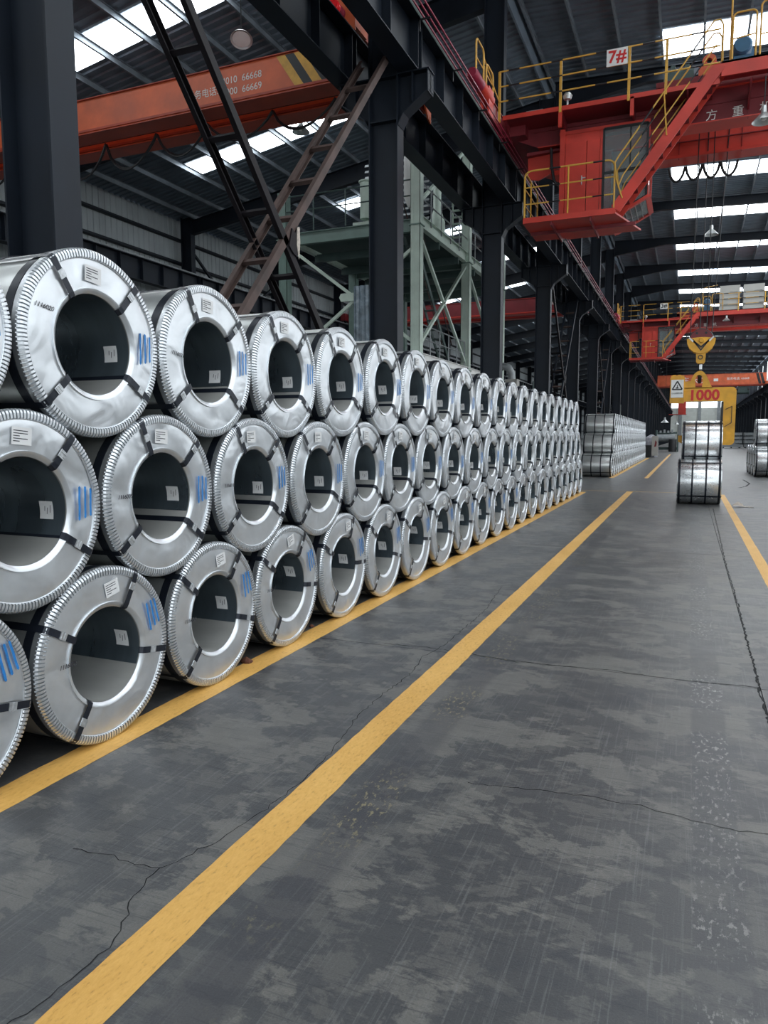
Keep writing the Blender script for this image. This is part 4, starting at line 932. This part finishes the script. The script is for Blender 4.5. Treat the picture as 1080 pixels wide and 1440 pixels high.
# lower deck with pale edge, railing and stair flight
b = MB(); chan(b, (PX[0]+.1, 20.9, 4.12), (PX[0]+.1, 31.3, 4.12), .20, .12); b.obj('lower_edge_beam', 'white', mz)
MB().box(PX[1], PX[0], 20.9, 31.3, 3.98, 4.02).obj('lower_deck', 'greenmachine', mz)
for z in (4.7, 5.12): MB().tube([(PX[0]+.02, 21.0, z), (PX[0]+.02, 25.9, z)], .02, 5).obj('handrail', 'grey', mz)
for q in range(6): MB().tube([(PX[0]+.02, 21.1+q*.95, 4.2), (PX[0]+.02, 21.1+q*.95, 5.12)], .02, 5).obj('rail_post', 'grey', mz)
for xx in (-8.3, -7.95): MB().bar((xx, 21.4, 8.0), (xx, 25.4, 4.1), .03, .16).obj('stair_stringer', 'greenmachine', mz)
for q in range(14): f = (q+.5)/14; MB().box(-8.3, -7.95, 21.4+4*f-.1, 21.4+4*f+.1, 8-3.9*f-.015, 8-3.9*f+.015).obj('stair_tread', 'greenmachine', mz)
for xx in (-8.3, -7.95): MB().tube([(xx, 21.4, 8.9), (xx, 25.4, 5.0)], .02, 5).obj('stair_rail', 'rust', mz)
# ducts, hopper, louvre and ladder tower on the upper deck
MB().lathe([(.19, 0), (.19, 1.1), (.23, 1.12), (.23, 1.16), (0, 1.16)], (-9.72, 21.9, 8.6), 'Z', 14).box(-10.05, -9.4, 21.6, 22.2, 8.13, 8.45).obj('duct', 'palegreen', mz)
MB().lathe([(.09, 0), (.22, .3), (.22, 1.5), (0, 1.55)], (-8.12, 21.7, 8.7), 'Z', 16).obj('duct', 'white', mz, smooth=True)
MB().lathe([(.28, 0), (.28, 1.1), (.14, 1.5), (.14, 3.4)], (-8.45, 25.2, 8.13), 'Z', 16).obj('hopper', 'palegreen', mz, smooth=True)
for q in range(16): MB().bar((-11.4, 25.6, 8.5+q*.21), (-8.9, 25.6, 8.5+q*.21), .02, .12, (0, .6, .8)).obj('louvre_slat', 'grey', mz)
for q in range(14): MB().bar((-8.3, 26.6, 8.3+q*.24), (-7.8, 26.6, 8.3+q*.24), .1, .05).obj('ladder_rung', 'palegreen', mz)
for xx in (-8.32, -7.78): MB().bar((xx, 26.6, 8.13), (xx, 26.6, 11.8), .05, .05).obj('ladder_rail', 'palegreen', mz)
b = MB(); vs = []
for k in range(17):
    x = -9.62+k*.035; vs += [(x, 20.7+.03*sin(k*1.4), 4.0), (x, 20.7+.03*sin(k*1.4+.6), 6.3)]
b.add(vs, [(2*k, 2*k+1, 2*k+3, 2*k+2) for k in range(16)]).obj('plastic_curtain', 'curtain', mz)
# small machines behind the coils
e = thing('exhaust_duct', 'pale bent exhaust duct on a box, behind the top coil row', 'duct', (-6.75, 29.4, 0))
MB().box(-.12, .35, -.25, .25, 0, 3.95).box(-.14, .37, -.27, .27, 3.95, 4.0).obj('duct_box', 'cabinet', e)
MB().tube([(.1, 0, 4.0), (.08, 0, 4.25), (-.05, 0, 4.48), (-.25, 0, 4.55), (-.42, 0, 4.45), (-.5, 0, 4.2), (-.5, 0, 0)], .15, 14).obj('elbow', 'grey', e, smooth=True)
ml = thing('line_machine', 'dark machinery of the coating line behind the far top coils', 'machine', (-8.5, 36, 0))
for k in range(5): MB().lathe([(0, -.9), (.28, -.9), (.28, .9), (0, .9)], (0, k*2.1, 2.6+.5*(k % 2)), 'X', 18).obj('roller', 'greenmachine', ml, smooth=True)
MB().box(-1.1, -.95, -.5, 9, 0, 3.6).box(.95, 1.1, -.5, 9, 0, 3.4).obj('side_frame', 'greenmachine', ml)
for k in range(4): MB().box(-1.1, 1.1, k*2.6, k*2.6+.1, 3.3, 3.4).tube([(.9, k*2.6, 3.4), (.9, k*2.6, 4.3+.3*(k % 2))], .04, 6).obj('cross_bar', 'greenmachine', ml)

# ------------------------------------------------------------------ lamps
lamp(-9.42, 14.5, 10.45, ZL(-9.42)-10.45, 'round aluminium lamp seen from below above the orange left-bay crane', 1.0, True)
lamp(-11.15, 20.3, 10.9, ZL(-11.2)-10.9, 'bell-shaped pendant lamp in front of the second left skylight', 1.15)
lamp(.69, 42.0, 12.0, ZR(.7)-12.0, 'small white bell lamp hanging between skylights right of red cab', 1.5)
lamp(-3.02, 106.0, 3.6, ZR(-3)-3.6, 'tiny far pendant lamp on a long stem beside the column row', 2.2)
lamp(-2.2, 150.0, 4.0, ZR(-2.2)-4.0, 'tiny farthest pendant lamp against the pale end wall', 2.2)

# ------------------------------------------------------------------ far machines, bundles, floor litter
w = thing('wrapped_bundle', 'white plastic-wrapped bundle at the far end of the left coil stacks', 'bundle', (-2.75, 64.3, 0))
b = MB(); n = 18; rows = 9; vs = []
random.seed(3)
for j in range(rows):
    for k in range(n):
        a = 2*pi*k/n; rr = (.52, .55, .54, .55, .53, .54, .52, .47, .08)[j]*(1+random.uniform(-.07, .07))/max(abs(cos(a)), abs(sin(a)))**.75
        vs.append((rr*cos(a)*.95-.05, rr*sin(a)*1.5, 1.85*j/(rows-1)+random.uniform(-.05, .05)*(0 < j)))
b.add(vs, [(j*n+k, j*n+(k+1) % n, (j+1)*n+(k+1) % n, (j+1)*n+k) for j in range(rows-1) for k in range(n)]).obj('wrapping', 'wrap', w, smooth=True)
MB().box(-.55, .0, -1.1, -.85, .05, 1.0).obj('dark_box', 'black', w); MB().box(.02, .50, -1.05, -.95, .15, 1.75).obj('white_panel', 'cabinet', w); MB().prism([(.2, .85), (.36, .9), (.40, 1.25), (.28, 1.4), (.25, 1.1)], -1.065, -1.05, 'XZ').obj('red_mark', 'crimson', w)
mc = thing('winding_machine', 'grey-green machine with a horizontal roll at the far aisle end', 'machine', (-2.1, 88, 0))
MB().lathe([(0, -1.0), (.42, -1.0), (.42, .9), (0, .9)], (-.2, 0, 1.55), 'X', 24).obj('roll', 'grey', mc, smooth=True)
MB().lathe([(.42, 0), (.42, 1.35), (.40, 1.4), (0, 1.4)], (.5, -.4, 0), 'Z', 22).obj('drum', 'black', mc, smooth=True)
MB().box(-1.3, -1.15, -.6, .8, 0, 2.4).box(-1.2, 1.0, .5, .8, .2, .5).box(-1.2, .9, .5, .8, 2.0, 2.2).box(.95, 1.1, -.4, .8, 0, 1.9).obj('frame', 'greenmachine', mc)
for k in range(4): MB().box(-.9+k*.4, -.7+k*.4, -.2, .3, 2.1, 2.35+.12*(k % 2)).obj('motor', 'grey', mc)
k = 0
for (x, wd) in ((4.55, 2.6), (7.45, 2.6)):
    for q in range(4):
        lab = 'grey sheet pack in the far pallet stacks, %s stack, %s layer' % ('left' if x < 6 else 'right', ['lowest', 'second', 'third', 'topmost'][q])
        t = thing('sheet_pack', lab, 'sheet pack', (x, 117, q*.56), 'sheet packs at the far end')
        MB().box(0, wd, 0, 2.4, .14, .54).obj('sheets', 'grey', t)
        for xx in (.15, 1.2, 2.3): MB().box(xx, xx+.14, 0, 2.4, 0, .14).obj('runner', 'black', t)
r = thing('rag', 'crumpled beige rag lying on floor right of the yellow line', 'rag', (1.27, 19.6, 0))
b = MB(); n = 14; vs = []
for j in range(5):
    for k in range(n):
        f = k/(n-1); vs.append((-.22+.44*f+.03*sin(j), -.07+.035*j+.05*sin(f*5), .012+max(0, .11*sin(f*3.1*1.6+.4)*(1-abs(j-2)/2.6))+.012*sin(k*2.1+j)*(.3 if j in (0, 4) else 1)))
b.add(vs, [(j*n+k, j*n+k+1, (j+1)*n+k+1, (j+1)*n+k) for j in range(4) for k in range(n-1)]).obj('cloth', 'rag', r, smooth=True)
def clod(x, y, s, label):
    t = thing('clod', label, 'debris', (x, y, 0)); b = MB(); rs = random.Random(int(x*100)); rows, n = 5, 9; vs = []
    for j in range(rows):
        for k in range(n): rr = s*(.9, 1, .8, .5, .06)[j]*rs.uniform(.75, 1.15); vs.append((rr*cos(2*pi*k/n), rr*sin(2*pi*k/n)*.7, s*.9*j/(rows-1)))
    b.add(vs, [(j*n+k, j*n+(k+1) % n, (j+1)*n+(k+1) % n, (j+1)*n+k) for j in range(rows-1) for k in range(n)]).obj('lump', 'clod', t)
clod(-3.06, 4.60, .052, 'small rusty clod on the floor beside the second floor-row coil')
clod(-3.10, 5.72, .03, 'tiny rusty clod on the floor before the third floor-row coil')
